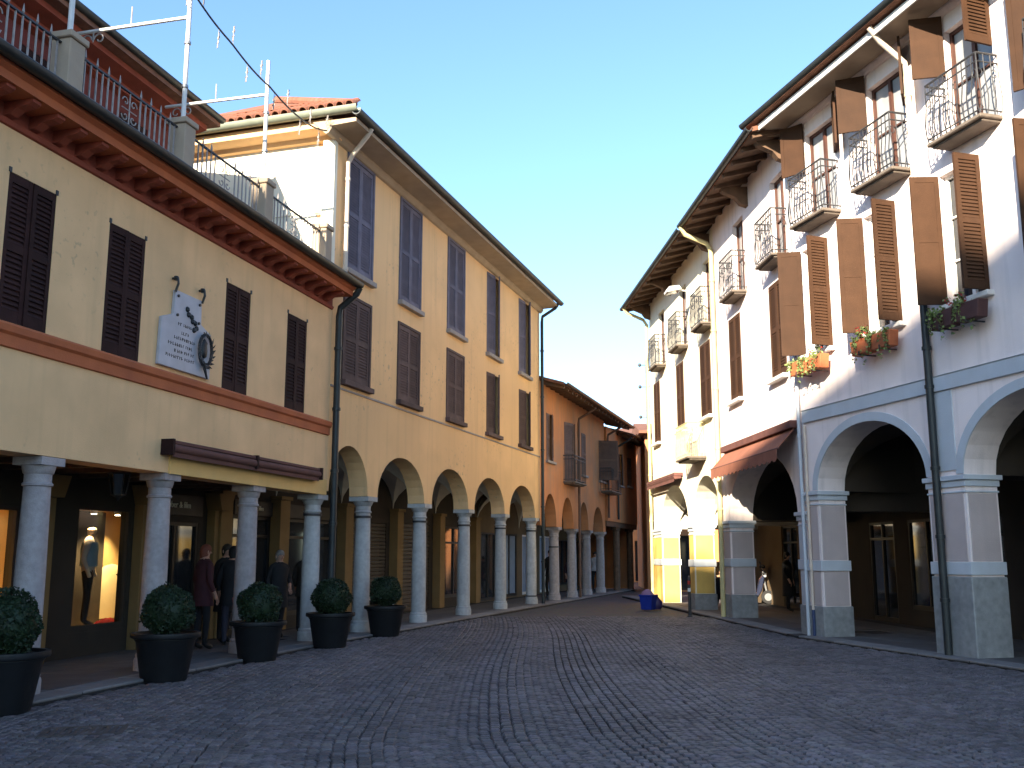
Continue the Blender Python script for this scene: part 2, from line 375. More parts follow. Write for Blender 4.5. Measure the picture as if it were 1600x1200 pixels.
# individual setts
def sett_geo(r, sx, sy, h=.034):
    j = lambda a: a * (1 + r.uniform(-.10, .10)); q = []
    for (x, y) in ((-1, -1), (1, -1), (1, 1), (-1, 1)): q.append((j(x * sx / 2), j(y * sy / 2)))
    zt = h + r.uniform(-.004, .004)
    tz = [zt + r.uniform(-.0035, .0035) for _ in range(4)]
    vs = [(x * 1.0, y * 1.0, 0) for x, y in q] + [(x * .98, y * .98, tz[i] - .011) for i, (x, y) in enumerate(q)] + [(x * .74, y * .74, tz[i]) for i, (x, y) in enumerate(q)]
    fs = [(i, (i + 1) % 4, 4 + (i + 1) % 4, 4 + i) for i in range(4)] + [(4 + i, 4 + (i + 1) % 4, 8 + (i + 1) % 4, 8 + i) for i in range(4)] + [(8, 9, 10, 11)]
    return vs, fs
spots = []; rs = random.Random(3)
W_, RAD, PIT = 1.28, .86, .108
BAND = (0.62, 1.50)
def bandx(Y): return .42 * max(0, (9.5 - Y) / 3.0) ** 1.6 + .10 * math.sin(Y * .35)
def inside(x, y, m=.07): return left_edge(y) + m < x < right_edge(y) - m
YMAX = 27.0
kmin, kmax = -9, 10
for k in range(kmin, kmax):
    cx = 1.06 + W_ * (k + (.5 if k >= 0 else .5))          # lanes either side of the middle band
    cx += (BAND[1] - BAND[0]) / 2 * (1 if k >= 0 else -1)
    for jrow in range(int((YMAX + 2) / PIT)):
        y0 = jrow * PIT + (PIT * .5 if k % 2 else 0)
        ang = math.asin(W_ / 2 / RAD); nst = 13
        for i in range(nst):
            t = -ang + 2 * ang * (i + .5) / nst
            sgn = 1 if k % 2 else 1
            x = cx + RAD * math.sin(t); y = y0 + RAD * math.cos(t) * sgn
            x += bandx(y)
            if 5.2 < y < YMAX and abs(x) < y * .6 + 2.0 and inside(x, y):
                spots.append((x + rs.uniform(-.006, .006), y + rs.uniform(-.006, .006), -t + rs.uniform(-.08, .08), .098, .094))
xx = BAND[0]
nb = 8
for i in range(nb):
    xb = BAND[0] + (BAND[1] - BAND[0]) * (i + .5) / nb; y = 5.2 + rs.random() * .1
    while y < YMAX:
        L = rs.uniform(.10, .17); x = xb + bandx(y)
        if inside(x, y): spots.append((x, y + L / 2, -.02, .096, L - .012))
        y += L
spots.sort(key=lambda p: p[1] + abs(p[0]) * .25 if abs(p[0]) < p[1] * .50 and p[1] > 7.25 else 99 + p[1])
setts_root = None
variants = []
for i in range(8):
    vs, fs = sett_geo(rs, .098, .094); b = MB(); b.add(vs, fs); me = b.mesh('cobblestone', COBBLE)
    c = rs.uniform(.65, 1.4); a = me.color_attributes.new('tint', 'FLOAT_COLOR', 'POINT')
    for d in a.data: d.color = (c, c * rs.uniform(.95, 1.03), c * rs.uniform(.93, 1.06), 1)
    variants.append(me)
from mathutils import noise as mnoise
def wear(x, y): return .22 * mnoise.noise(Vector((x * .55, y * .35, 3))) + .16 * mnoise.noise(Vector((x * 1.7, y * 1.2, 9)))
variants.sort(key=lambda m: m.color_attributes['tint'].data[0].color[1])
for (x, y, t, sx, sy) in spots[:290]:
    o = obj('cobblestone', variants[max(0, min(7, int(4 + 9 * wear(x, y) + rs.gauss(0, 1.8))))], ground, (x, y, -.028), t); o.scale = (sx / .098, sy / .094, 1)
V = []; Fc = []; T = []
for (x, y, t, sx, sy) in spots[290:]:
    vs, fs = sett_geo(rs, sx, sy); ct, st = math.cos(t), math.sin(t); o = len(V)
    V += [(x + a * ct - b * st, y + a * st + b * ct, z - .028) for a, b, z in vs]; Fc += [tuple(i + o for i in f) for f in fs]
    c = rs.uniform(.66, 1.36) * (1 + 1.5 * wear(x, y)); T += [(c, c * rs.uniform(.95, 1.03), c * rs.uniform(.93, 1.06), 1)] * len(vs)
me = bpy.data.meshes.new('cobblestones'); me.from_pydata(V, [], Fc); me.materials.append(COBBLE)
a = me.color_attributes.new('tint', 'FLOAT_COLOR', 'POINT'); a.data.foreach_set('color', np.array(T, dtype=np.float32).ravel())
o = obj('cobblestones', me, ground); o['kind'] = 'stuff'
# sand bed under the setts
b = MB(); ys = [5.0 + i for i in range(int(YMAX - 5.0) + 1)]
for ya, yb in zip(ys, ys[1:]): b.quad((left_edge(ya), ya, -.026), (right_edge(ya), ya, -.026), (right_edge(yb), yb, -.026), (left_edge(yb), yb, -.026))
o = b.build('sand_joints', JOINT, ground); o['kind'] = 'stuff'

def pavement(fr, name, label, s0, s1, d1, zt=.05, slab=(.9, .62), edge=.42, d0=-.34):
    root = struct(obj(name, None, None, (fr.x0, fr.y0, 0), fr.rz), label)
    b = MB(); b.box(s0, s1, d0 + .01, d1, -.05, zt - .012); bb = b.build('bed', JOINT, root)
    ks = MB(); ks.box(.006, 1.194, 0, edge, -.04, 0); km = ks.mesh('kerb_stone', KERB, bevel=.012)
    s = s0
    while s + 1.2 <= s1 + .01:
        obj('kerb_stone', km, root, (s, d0, zt + rs.uniform(-.002, .004))); s += 1.2
    q = MB(); q.box(.004, slab[0] - .004, .004, slab[1] - .004, -.04, 0); sm = q.mesh('paving_slab', SLAB, bevel=.004)
    d = d0 + edge; row = 0
    while d + slab[1] <= d1 + .3:
        s = s0 - (slab[0] * .5 if row % 2 else 0)
        while s + slab[0] <= s1 + .01:
            if s >= s0 - .46: obj('paving_slab', sm, root, (max(s, s0 - .3), d, zt + rs.uniform(-.002, .003)))
            s += slab[0]
        d += slab[1]; row += 1
    return root
pavement(FA, 'arcade_pavement', 'worn stone paving under the dark arcade of the two-storey cream house', -10.8, 0, 2.3)
pavement(FB, 'arcade_pavement', 'stone paving behind the pale columns of the three-storey buff house', 0.04, 30.04, 2.3, slab=(1.2, .9))
pavement(FR1, 'arcade_pavement', 'stone paving under the wide arches of the near white house', 0.0, 12.0, 3.3)
pavement(FR2, 'arcade_pavement', 'stone paving under the arches of the ivory house with yellow piers', -4.85, 14.93, 3.3, slab=(1.2, .9))

# ================================================================== HOUSE A: two-storey cream house with orange cornice
A = FA.root('cream_house', 'two-storey cream house with orange bracketed cornice, roof terrace and columned arcade', 'building')
A0 = -17.0
awins = [(c - .39, c + .39, 4.17, 5.88) for c in (-8.28, -6.49, -3.57, -1.47)] + [(c - .39, c + .39, 4.17, 5.88) for c in (-10.4, -12.6, -14.8)]
wall_mesh(A0, -.004, 6.62, .4, [], awins, base=2.745).build('wall', P_A, A)
for k, (a, b, z0, z1) in enumerate(awins): 
    wn = window(A, a, b, z0, z1, SH_A, dsh=.0 if k % 2 else .005, left=(0, 2.5, 0, 1.5)[k % 4], right=(2, 0, 1, 0)[k % 4])
    h = MB(); 
    for sx in (a - .015, b - .025): h.box(sx, sx + .04, -.012, .03, z1 - .01, z1 + .05)
    h.build('hinge', IRON, wn)
b = MB(); b.ex([(0, 3.88), (-.035, 3.89), (-.04, 4.02), (-.075, 4.05), (-.085, 4.12), (-.06, 4.15), (0, 4.155)], A0, -.01); b.build('string_course', T_ORG, A)
b = MB(); b.ex([(.38, 2.75), (-.03, 2.735), (-.03, 3.02), (.0, 3.04), (.38, 3.04)], -5.25, -.06); b.build('beam_facing', P_A2, A)
# cornice: bed moulding, modillions, corona
b = MB(); b.ex([(.0, 6.37), (-.035, 6.38), (-.05, 6.43), (-.02, 6.45), (-.02, 6.62), (.0, 6.63)], A0, -.03); b.build('cornice_bed', T_ORD, A)
b = MB(); b.ex([(.3, 6.62), (-.44, 6.62), (-.44, 6.72), (-.50, 6.76), (-.50, 6.80), (.3, 6.80)], A0, -.02); b.build('cornice', T_ORG, A)
md = MB(); md.ex([(-.02, 6.46), (-.10, 6.47), (-.20, 6.53), (-.34, 6.55), (-.40, 6.58), (-.40, 6.618), (-.02, 6.618)], -.065, .065); mm = md.mesh('modillion', T_ORD)
s = A0 + .2
while s < -.1: obj('modillion', mm, A, (s, 0, 0)); s += .40
gutter(A, A0, .02, -.58, 6.86, .085, GUT)
b = MB(); b.box(A0, -.01, -.56, .4, 6.80, 6.86); b.build('roof_edge', GUT, A)
b = MB(); b.box(A0, -.01, .3, 9, 6.55, 6.9); b.build('terrace_floor', SLAB, A)
b = MB(); b.box(A0, -.02, -.14, .14, 6.86, 7.18); b.build('parapet', WHITE, A, bevel=.01)
# terrace rail: posts, balusters, rails
postm = MB(); postm.box(-.14, .14, -.14, .14, 7.18, 7.84); postm.box(-.17, .17, -.17, .17, 7.84, 7.93); pm = postm.mesh('terrace_post', SOFF, bevel=.012)
posts = [-15.4, -12.9, -10.4, -7.9, -5.4, -2.95, -.55]
for s in posts: obj('terrace_post', pm, A, (s, 0, 0))
bm_ = MB(); bm_.box(-.009, .009, -.009, .009, 7.19, 7.80); bm_.lathe(0, 0, [(.004, 7.80), (.016, 7.82), (.012, 7.86), (.002, 7.93)], 6); bal = bm_.mesh('baluster', IRONW)
bm_ = MB(); bm_.box(-.009, .009, -.009, .009, 7.19, 7.77); bal2 = bm_.mesh('baluster', IRONW)
for a, b_ in zip(posts, posts[1:]):
    q = MB(); q.box(a + .141, b_ - .141, -.012, .012, 7.24, 7.262); q.box(a + .141, b_ - .141, -.018, .018, 7.77, 7.792); rail = q.build('rail', IRON, A)
    n = int((b_ - a - .3) / .115); mid = (a + b_) / 2
    for i in range(n):
        x = a + .2 + (b_ - a - .4) * i / (n - 1)
        if abs(x - mid) > .2: obj('baluster', bal if i % 2 else bal2, A, (x, 0, 0))
    sc = MB()    # scrolled middle panel
    for sg in (-1, 1):
        for zc, rr in ((7.62, .075), (7.42, .075)):
            sc.tube([(mid + sg * (.085 + (rr - .006 * k) * math.cos(k * .55)), 0, zc + (rr - .006 * k) * math.sin(k * .55) * (1 if zc > 7.5 else -1)) for k in range(12)], .009, 5)
    sc.tube([(mid - .16, 0, 7.52), (mid + .16, 0, 7.52)], .008, 5); sc.tube([(mid, 0, 7.25), (mid, 0, 7.8)], .01, 5); sc.build('scroll', IRONW, A)
# recessed red top storey
rw = [(c - .4, c + .4, 7.5, 9.2) for c in (-3.2, -5.6, -8.0, -10.4, -12.8)]
wall_mesh(A0, -1.75, 9.75, .35, [], rw, base=6.9, d0=2.45).build('upper_wall', T_RED, A)
for (a, b, z0, z1) in rw: 
    wn = window(A, a, b, z0, z1, SH_A, dsh=2.46, glass_d=2.62)
b = MB(); b.box(-2.1, -1.75, 2.8, 8.8, 6.9, 9.75); b.box(A0, -1.75, 8.8, 9.0, 0, 9.75); b.box(A0, A0 + .3, 2.8, 8.8, 6.9, 9.75); b.build('upper_side_wall', T_RED, A)
b = MB(); b.ex([(2.45, 9.45), (2.30, 9.48), (2.28, 9.60), (2.0, 9.66), (2.0, 9.76), (2.45, 9.76)], A0, -1.6); b.build('upper_cornice', T_ORD, A)
b = MB(); b.ex([(1.80, 9.77), (1.80, 9.90), (5.6, 10.75), (9.4, 9.90), (9.4, 9.77)], A0 - .2, -1.45); b.build('upper_roof', ROOF, A)
gutter(A, A0, -1.42, 1.78, 9.93, .08, GUT)
# columns
for s in (-15.0, -12.53, -10.05, -7.58, -5.12, -2.60): column(A, s, .2, 2.742, .168, STONE_A, z0=.05, cf=.92)
column(A, -.16, .2, 2.742, .165, STONE_B, (2.36,), z0=.05)
# arcade back wall, ceiling, pilasters
disp = (-4.12, -2.74, .42, 2.38)
lit2 = (-6.55, -5.35, .45, 2.30)
doorA = (-1.95, -.75, .06, 2.30); doorA2 = (.0, .0, 0, 0)
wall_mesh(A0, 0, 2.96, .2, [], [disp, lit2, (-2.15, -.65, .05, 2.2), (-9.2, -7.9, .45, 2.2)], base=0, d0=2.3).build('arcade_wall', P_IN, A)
b = MB(); b.box(A0, -.01, .39, 2.5, 2.96, 3.06); b.build('arcade_ceiling', P_IN, A)
bmj = MB(); bmj.box(-.07, .07, .4, 2.3, 2.80, 2.955); bjm = bmj.mesh('ceiling_beam', WOOD)
s = -16.4
while s < -.1: obj('ceiling_beam', bjm, A, (s, 0, 0)); s += .82
for s in (-12.53, -10.05, -7.58, -5.0, -2.5, -.2):
    q = MB(); q.box(s - .17, s + .17, 2.12, 2.298, .05, 2.45)
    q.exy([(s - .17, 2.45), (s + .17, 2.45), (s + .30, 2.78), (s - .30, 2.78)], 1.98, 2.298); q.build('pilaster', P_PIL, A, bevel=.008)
b = MB(); b.box(A0, A0 + .3, .4, 9, 0, 6.8); b.box(A0, -.02, 9.0, 9.3, 0, 6.5); b.build('side_wall', P_A, A)
def shopfront(root, a, b, z0, z1, d, cols=1, fm=DARKW, transom=None, glass=PANE, name='shop_window'):
    f = MB(); t = .06
    f.box(a, a + t, d - .05, d + .05, z0, z1); f.box(b - t, b, d - .05, d + .05, z0, z1); f.box(a + t, b - t, d - .048, d + .048, z0, z0 + .10); f.box(a + t, b - t, d - .048, d + .048, z1 - t, z1)
    for i in range(1, cols):
        x = a + (b - a) * i / cols; f.box(x - .03, x + .03, d - .046, d + .046, z0 + .1, z1 - t)
    if transom: f.box(a + t, b - t, d - .044, d + .044, transom - .03, transom + .03)
    o = f.build(name, fm, root); g = MB(); g.box(a + .03, b - .03, d - .006, d + .006, z0 + .05, z1 - .03); g.build('pane', glass, o); return o
# lit display with a warm niche behind the glass
WARM = mat('display_warm', (.62, .42, .18), .8, .15, 2, .1, 20); CREAMW = mat('display_cream', (.75, .60, .36), .8, .1, 2)
def niche(root, a, b, z0, z1, d, depth, m):
    q = MB(); q.box(a - .05, b + .05, d + depth, d + depth + .05, z0 - .1, z1 + .1); q.box(a - .06, a - .01, d + .2, d + depth, z0 - .1, z1 + .1); q.box(b + .01, b + .06, d + .2, d + depth, z0 - .1, z1 + .1)
    q.box(a - .05, b + .05, d + .2, d + depth, z1 + .02, z1 + .1); q.box(a - .05, b + .05, d + .2, d + depth, z0 - .12, z0 - .02)
    return q.build('display_niche', m, root)
shopfront(A, *disp, 2.36, fm=P_IN); shopfront(A, *lit2, 2.36)
nc = niche(A, disp[0], -1.25, disp[2], disp[3], 2.3, 1.25, WARM); nc2 = niche(A, *lit2, 2.3, 1.2, WARM)
b = MB(); b.box(-3.3, -2.05, 3.30, 3.36, .42, 2.36); b.build('display_curtain', DARKP, nc)
b = MB(); b.lathe(-1.62, 3.42, [(.58, .5), (.58, .95), (.52, 1.15), (.38, 1.32), (.2, 1.42), (.02, 1.45)], 24, 1, .15); b.build('display_arch', CREAMW, nc, smooth=True)
LAMPE = emit('spot_lens', (1, .85, .6), 14)
def spots_in(root, pts, e, cone=75):
    for (x, y, z) in pts:
        q = MB(); q.lathe(x, y, [(.05, z), (.055, z + .02), (.055, z + .07), (.02, z + .08)], 12); o = q.build('spot_lamp', WHITE, root, smooth=True)
        q = MB(); q.lathe(x, y, [(.042, z - .004), (.042, z + .004)], 12); q.build('lens', LAMPE, o)
        li = bpy.data.lights.new('display_light', 'SPOT'); li.energy = e; li.color = (1, .72, .36); li.spot_size = R(cone); li.spot_blend = .8; li.shadow_soft_size = .04
        lo = bpy.data.objects.new('display_light', li); COL.objects.link(lo); lo.parent = o; lo.location = (x, y, z - .02); lo.rotation_euler = (R(25), 0, 0)
spots_in(nc, [(-3.05, 2.80, 2.29), (-2.42, 2.80, 2.29), (-1.75, 3.0, 2.29)], 55); spots_in(nc2, [(-6.2, 2.8, 2.22), (-5.6, 2.8, 2.22)], 70)
shopfront(A, -2.15, -.65, .05, 2.2, 2.36, 2, glass=GLASS, name='shop_door')
shopfront(A, -9.2, -7.9, .45, 2.2, 2.36, 1, glass=GLASS)
b = MB(); b.box(-1.84, -1.70, 2.24, 2.27, .85, 2.05); b.build('door_notice', WHITE, A)
downpipe(A, [(.03, -.56, 6.80), (.03, -.50, 6.68), (.04, -.16, 6.42), (.05, -.13, 6.25), (.05, -.13, .02)], .065, GUT, [(.05, -.13, z) for z in (5.6, 4.4, 3.2, 2.2, 1.1)])

# ================================================================== HOUSE B: three-storey buff house
B = FB.root('buff_house', 'three-storey buff house with five round arches on pale columns', 'building')
bcols = [-.16, 2.04, 5.12, 8.2, 11.36, 14.62]
barch = [(a + .24, b - .24, 2.82, .96) for a, b in zip(bcols, bcols[1:])]
bc = [1.10, 3.80, 6.87, 9.98, 13.15]
bw = [(c - .58, c + .58, 5.07, 6.82) for c in bc] + [(c - .58, c + .58, 7.38, 9.80) for c in bc]
wall_mesh(.003, 15.0, 10.15, .42, [(max(a, .02), b, sp, ri) for a, b, sp, ri in barch], bw, base=2.82).build('wall', P_B, B)
for i, (a, b, z0, z1) in enumerate(bw):
    up = i >= 5; k = i % 5; op = {3: (5, 19), 4: (6, 20)}.get(k, (1.5, 0)) if not up else {3: (6, 19), 4: (4, 21)}.get(k, (0, 0))
    window(B, a, b, z0, z1, SH_BU if up else SH_BL, left=op[0], right=op[1], dsh=-.01 if k < 3 else -.015, sill=(.12, .11), sillm=SH_BL if not up else SILL, frame=SH_BU, mids=1)
    if k < 3:
        q = MB(); q.box(a - .07, a + .0, -.03, .02, z0, z1 + .06); q.box(b, b + .07, -.03, .02, z0, z1 + .06); q.box(a, b, -.031, .02, z1, z1 + .061); q.build('window_surround', SH_BU if up else SH_BL, B)
b = MB(); b.box(.02, 14.99, -.02, .005, 4.855, 4.895); b.build('string_course', SILL, B)
for s in bcols[1:]: column(B, s, .21, 2.82, .172, STONE_B, (2.40,) if s != 14.62 else (2.40, .30), z0=.05)
vault_mesh([(bcols[i] , bcols[i + 1]) for i in range(5)], .43, 2.3, 2.82, .98).build('arcade_vault', P_INW, B)
bopen = [(.4, 1.9, .05, 2.4), (2.5, 4.7, .3, 2.4), (5.6, 7.8, .3, 2.45), (8.7, 10.9, .05, 2.5), (11.8, 14.2, .3, 2.5)]
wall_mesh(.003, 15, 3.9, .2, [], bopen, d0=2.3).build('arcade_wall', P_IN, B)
for i, (a, b, z0, z1) in enumerate(bopen):
    if i in (2, 3):
        rr = MB()
        n = 22
        for k in range(n):
            z = z0 + (z1 - z0) * k / n; rr.ex([(2.34, z), (2.325, z + .02), (2.325, z + (z1 - z0) / n - .03), (2.34, z + (z1 - z0) / n - .005), (2.37, z + (z1 - z0) / n - .005), (2.37, z)], a, b)
        rr.build('roller_shutter', DARKP, B)
    else: shopfront(B, a, b, z0, z1, 2.36, 2, glass=GLASS, transom=2.0)
for s in bcols:
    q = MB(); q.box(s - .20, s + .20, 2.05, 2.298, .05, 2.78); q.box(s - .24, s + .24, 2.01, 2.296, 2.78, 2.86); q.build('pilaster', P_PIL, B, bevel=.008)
q = MB(); q.box(5.7, 7.7, 1.85, 2.2, .50, .56); q.box(5.9, 6.0, 1.9, 2.15, .05, .50); q.box(7.4, 7.5, 1.9, 2.15, .05, .50); 
tag(q.build('stone_bench', STONE_B), 'long pale stone bench in front of a lowered roller shutter', 'bench').matrix_world = Matrix.Translation((FB.x0, FB.y0, 0)) @ Matrix.Rotation(FB.rz, 4, 'Z')
# side wall towards the camera, rear and far end
b = MB(); b.box(.003, .3, .421, 2.5, 3.95, 10.15); b.build('side_wall', P_R2, B)
b = MB(); b.box(.003, .3, 2.5, 8.0, 0, 10.15); b.build('side_wall', P_R2, B)
b = MB(); b.box(14.7, 14.997, .421, 2.5, 3.95, 10.15); b.build('end_wall', P_B, B)
b = MB(); b.box(14.7, 14.997, 2.5, 8.0, 0, 10.15); b.build('end_wall', P_B, B)
b = MB(); b.box(.3, 14.7, 7.7, 8.0, 0, 10.15); b.build('rear_wall', P_B, B)
b = MB(); b.box(-.14, -.0, -.02, .25, 6.9, 9.9); b.box(-.02, .001, .25, 8, 8.42, 8.45); b.build('corner_strip', P_R2, B, bevel=.01)
# eaves: cornice bands, soffit, gutters, hipped roof
b = MB(); b.ex([(-.002, 9.86), (-.06, 9.88), (-.12, 9.96), (-.12, 10.02), (-.66, 10.04), (-.66, 10.12), (.3, 10.14)], -.5, 15.1); b.build('eaves_cornice', SOFF, B)
b = MB(); b.exy([(.0, 9.9), (-.10, 9.92), (-.14, 10.0), (-.46, 10.03), (-.46, 10.20), (.0, 10.2)], -.1, 8.3); b.build('side_cornice', P_A, B)
gutter(B, -.62, 15.25, -.72, 10.22, .10, GUT)
gs = MB(); prof = [(-.60 + .115 * math.cos(t), 10.30 + .115 * math.sin(t)) for t in [math.pi + math.pi * k / 10 for k in range(11)]] + [(-.60 + .1 * math.cos(t), 10.31 + .1 * math.sin(t)) for t in [2 * math.pi - math.pi * k / 10 for k in range(11)]]
gs.exy(prof, -.75, 8.6); gs.build('side_gutter', GUTG, B, smooth=True)
rp = MB(); e = 10.33; pk = .62; run = 4.6
x0, x1, y0, y1 = -.55, 15.2, -.66, 8.6; cy = (y0 + y1) / 2; hh = (y1 - y0) / 2; zr = e + hh * pk
rp.add([(x0, y0, e), (x1, y0, e), (x1, y1, e), (x0, y1, e), (x0 + hh, cy, zr), (x1 - hh, cy, zr)], [(0, 1, 5, 4), (1, 2, 5), (2, 3, 4, 5), (3, 0, 4), (3, 2, 1, 0)])
rp.build('roof', ROOF, B)
# real half-round tiles on the hip end that shows above the side gutter
tl = MB(); n = 7; L = .42
for sgn in (1,):
    vs = []
    for x, r_ in ((0, .095), (L, .075)):
        for k in range(n): t = math.pi * k / (n - 1); vs.append((x, r_ * math.cos(t), r_ * math.sin(t)))
        for k in range(n): t = math.pi * (n - 1 - k) / (n - 1); vs.append((x, (r_ - .016) * math.cos(t), (r_ - .016) * math.sin(t)))
    N = 2 * n; tl.add(vs, [(i, (i + 1) % N, N + (i + 1) % N, N + i) for i in range(N)] + [tuple(range(N))[::-1], tuple(range(N, 2 * N))])
tme = tl.mesh('roof_tile', TILE, smooth=True)
tilt = math.atan(pk)
for row in range(6):
    xr = x0 - .06 + row * .36 * math.cos(tilt); ya = y0 + max(0, (xr - x0)) + .1; yb = y1 - max(0, (xr - x0)) - .1; y = ya
    while y < yb:
        obj('roof_tile', tme, B, (xr + rnd.uniform(-.02, .02), y, e + max(0, (xr - x0)) * pk + .015), rot=(0, -tilt + rnd.uniform(-.03, .03), rnd.uniform(-.04, .04))); y += .205
q = MB(); q.tube([(x0 + .12, y0 + .12, e + .12), (x0 + hh, cy, zr + .06)], .10, 10); q.build('hip_tiles', TILE, B)
downpipe(B, [(.12, -.70, 10.14), (.14, -.60, 10.0), (.30, -.20, 9.72), (.32, -.09, 9.55), (.32, -.09, 7.0)], .05, PIPEW, [(.32, -.09, z) for z in (9.2, 8.2, 7.3)])
downpipe(B, [(14.93, -.70, 10.14), (14.93, -.60, 9.98), (14.90, -.14, 9.70), (14.90, -.12, 9.5), (14.90, -.12, .02)], .055, GUT, [(14.9, -.12, z) for z in (8.5, 6.9, 5.1, 3.2, 1.4)])

# ================================================================== HOUSE C: low orange house
C = FC.root('orange_house', 'low orange house with stained plaster, deep dark eaves and short arcade', 'building')
carch = [(.45, 2.1, 2.6, 1.12), (2.85, 4.6, 2.6, 1.12), (5.55, 7.1, 2.6, 1.08), (7.95, 9.85, 2.6, 1.0)]
cw = [(.80, 1.75, 4.85, 6.5), (3.3, 4.75, 4.3, 6.5), (6.0, 6.75, 4.75, 6.4), (9.2, 10.9, 4.75, 6.45), (12.6, 13.8, 4.8, 6.25), (15.0, 16.0, 4.9, 6.25)]
wall_mesh(.004, 10.35, 7.5, .4, carch, cw[:4], base=2.6).build('wall', P_C, C)
wall_mesh(10.35, 17.5, 7.2, .4, [], cw[4:], base=3.09, d0=-.10).build('jettied_wall', P_C, C)
for i, (a, b, z0, z1) in enumerate(cw):
    d = -.10 if i > 3 else 0
    wn = window(C, a, b, z0, z1, SH_C, left=(0, 14, 8, 62, 0, 12)[i], right=(12, 18, 0, 16, 15, 0)[i], dsh=d - .012, glass_d=d + .16, sill=(.10 - d if i > 3 else .10, .09))
SLABB = mat('balcony_slab', (.15, .12, .095), .85, .2, 6, .3, 60)
def balcony(root, a, b, z, dep, d=0.0, h=.95, m=IRON, slabm=SLABB, bow=.10, brackets=False, ornate=True):
    s = MB(); s.box(a, b, d - dep, d - .002, z - .06, z); s.box(a + .05, b - .05, d - dep + .07, d - .002, z - .10, z - .06); bl = s.build('balcony', slabm, root, bevel=.012)
    if brackets:
        for x in (a + .12, b - .2):
            q = MB(); q.ex([(d - .002, z - .14), (d - dep * .8, z - .142), (d - dep * .7, z - .2), (d - dep * .3, z - .26), (d - .002, z - .4)], x, x + .08); q.build('bracket', slabm, bl)
    r = MB(); p = [(a + .03, d), (a + .03, d - dep + .03), (b - .03, d - dep + .03), (b - .03, d)]
    def path(zz, off): return [(a + .03 - off, d - .003, zz), (a + .03 - off, d - dep + .03 - off, zz), ((a + b) / 2, d - dep + .03 - off, zz), (b - .03 + off, d - dep + .03 - off, zz), (b - .03 + off, d - .003, zz)]
    for zz, off in ((z + h, .0), (z + h * .86, .0), (z + .07, 0)): 
        pp = path(zz, off)
        for u, v in zip(pp, pp[1:]): r.tube([u, v], .012 if zz < z + h else .018, 6)
    seg = [((p[i], p[i + 1])) for i in range(3)]
    for (u, v) in seg:
        L = math.hypot(u[0] - v[0], u[1] - v[1]); n = max(2, int(L / .105))
        for i in range(n + 1):
            t = i / n; x = u[0] + (v[0] - u[0]) * t; y = u[1] + (v[1] - u[1]) * t
            nx, ny = ((0, -1) if abs(u[1] - v[1]) < 1e-6 else ((-1, 0) if u[0] < (a + b) / 2 else (1, 0)))
            if bow: r.tube([(x, y, z), (x + nx * bow * .35, y + ny * bow * .35, z + h * .12), (x + nx * bow * .5, y + ny * bow * .5, z + h * .28), (x + nx * bow * .1, y + ny * bow * .1, z + h * .6), (x, y, z + h)], .0095, 5)
            else: r.tube([(x, y, z), (x, y, z + h)], .008, 5)
            if ornate and i < n and i % 2 == 0:
                dx, dy = (v[0] - u[0]) / L * .05, (v[1] - u[1]) / L * .05
                r.tube([(x + dx + dx * .9 * math.cos(k * .8), y + dy + dy * .9 * math.cos(k * .8), z + h * .68 + .07 * math.sin(k * .8)) for k in range(9)], .008, 4)
    r.build('railing', m, bl, smooth=True); return bl
balcony(C, 3.1, 4.95, 4.28, .45, ornate=False, bow=0); balcony(C, 9.0, 11.1, 4.3, .5, d=-.1, ornate=False, bow=0)
for s in (2.48, 5.08, 7.52): column(C, s, .2, 2.6, .18, STONE_A, (1.9,) if s < 3 else None, z0=.05)
column(C, 10.1, .2, 2.6, .18, STONE_A, z0=.05)
for s in (13.1, 16.4):
    q = MB(); q.lathe(s, .1, [(.17, .0), (.16, .05), (.15, 2.7), (.15, 2.75)], 12); q.box(s - .5, s + .5, .0, .24, 2.74, 2.86); q.build('timber_post', WOOD, C)
q = MB(); q.box(10.3, 17.5, -.06, .26, 2.86, 3.085); q.build('timber_beam', WOOD, C)
vault_mesh([(0.1, 2.48), (2.48, 5.08), (5.08, 7.52), (7.52, 10.1)], .41, 2.3, 2.6, 1.12).build('arcade_vault', P_INW, C)
q = MB(); q.box(10.1, 17.5, .3, 2.3, 3.09, 3.2); q.build('arcade_ceiling', WOOD, C)
copen = [(.6, 2.2, .05, 2.4), (3.0, 4.8, .1, 2.4), (5.5, 7.3, .1, 2.4), (8.0, 9.8, .1, 2.4), (11.0, 12.8, .3, 2.3), (13.6, 15.8, .1, 2.3)]
PALEG = mat('shop_glass_pale', (.30, .38, .50), .15, .1, 3)
wall_mesh(.004, 17.5, 3.8, .2, [], copen, d0=2.3).build('arcade_wall', P_IN2, C)
for i, q_ in enumerate(copen): shopfront(C, *q_, 2.36, 2, glass=PALEG if i in (1, 2, 3) else GLASS, fm=WHITE if i in (2, 3) else DARKW)
q = MB(); q.box(17.2, 17.49, .3, 8, 0, 7.2); q.box(.004, 17.2, 7.8, 8.0, 0, 7.2); q.build('side_wall', P_C, C)
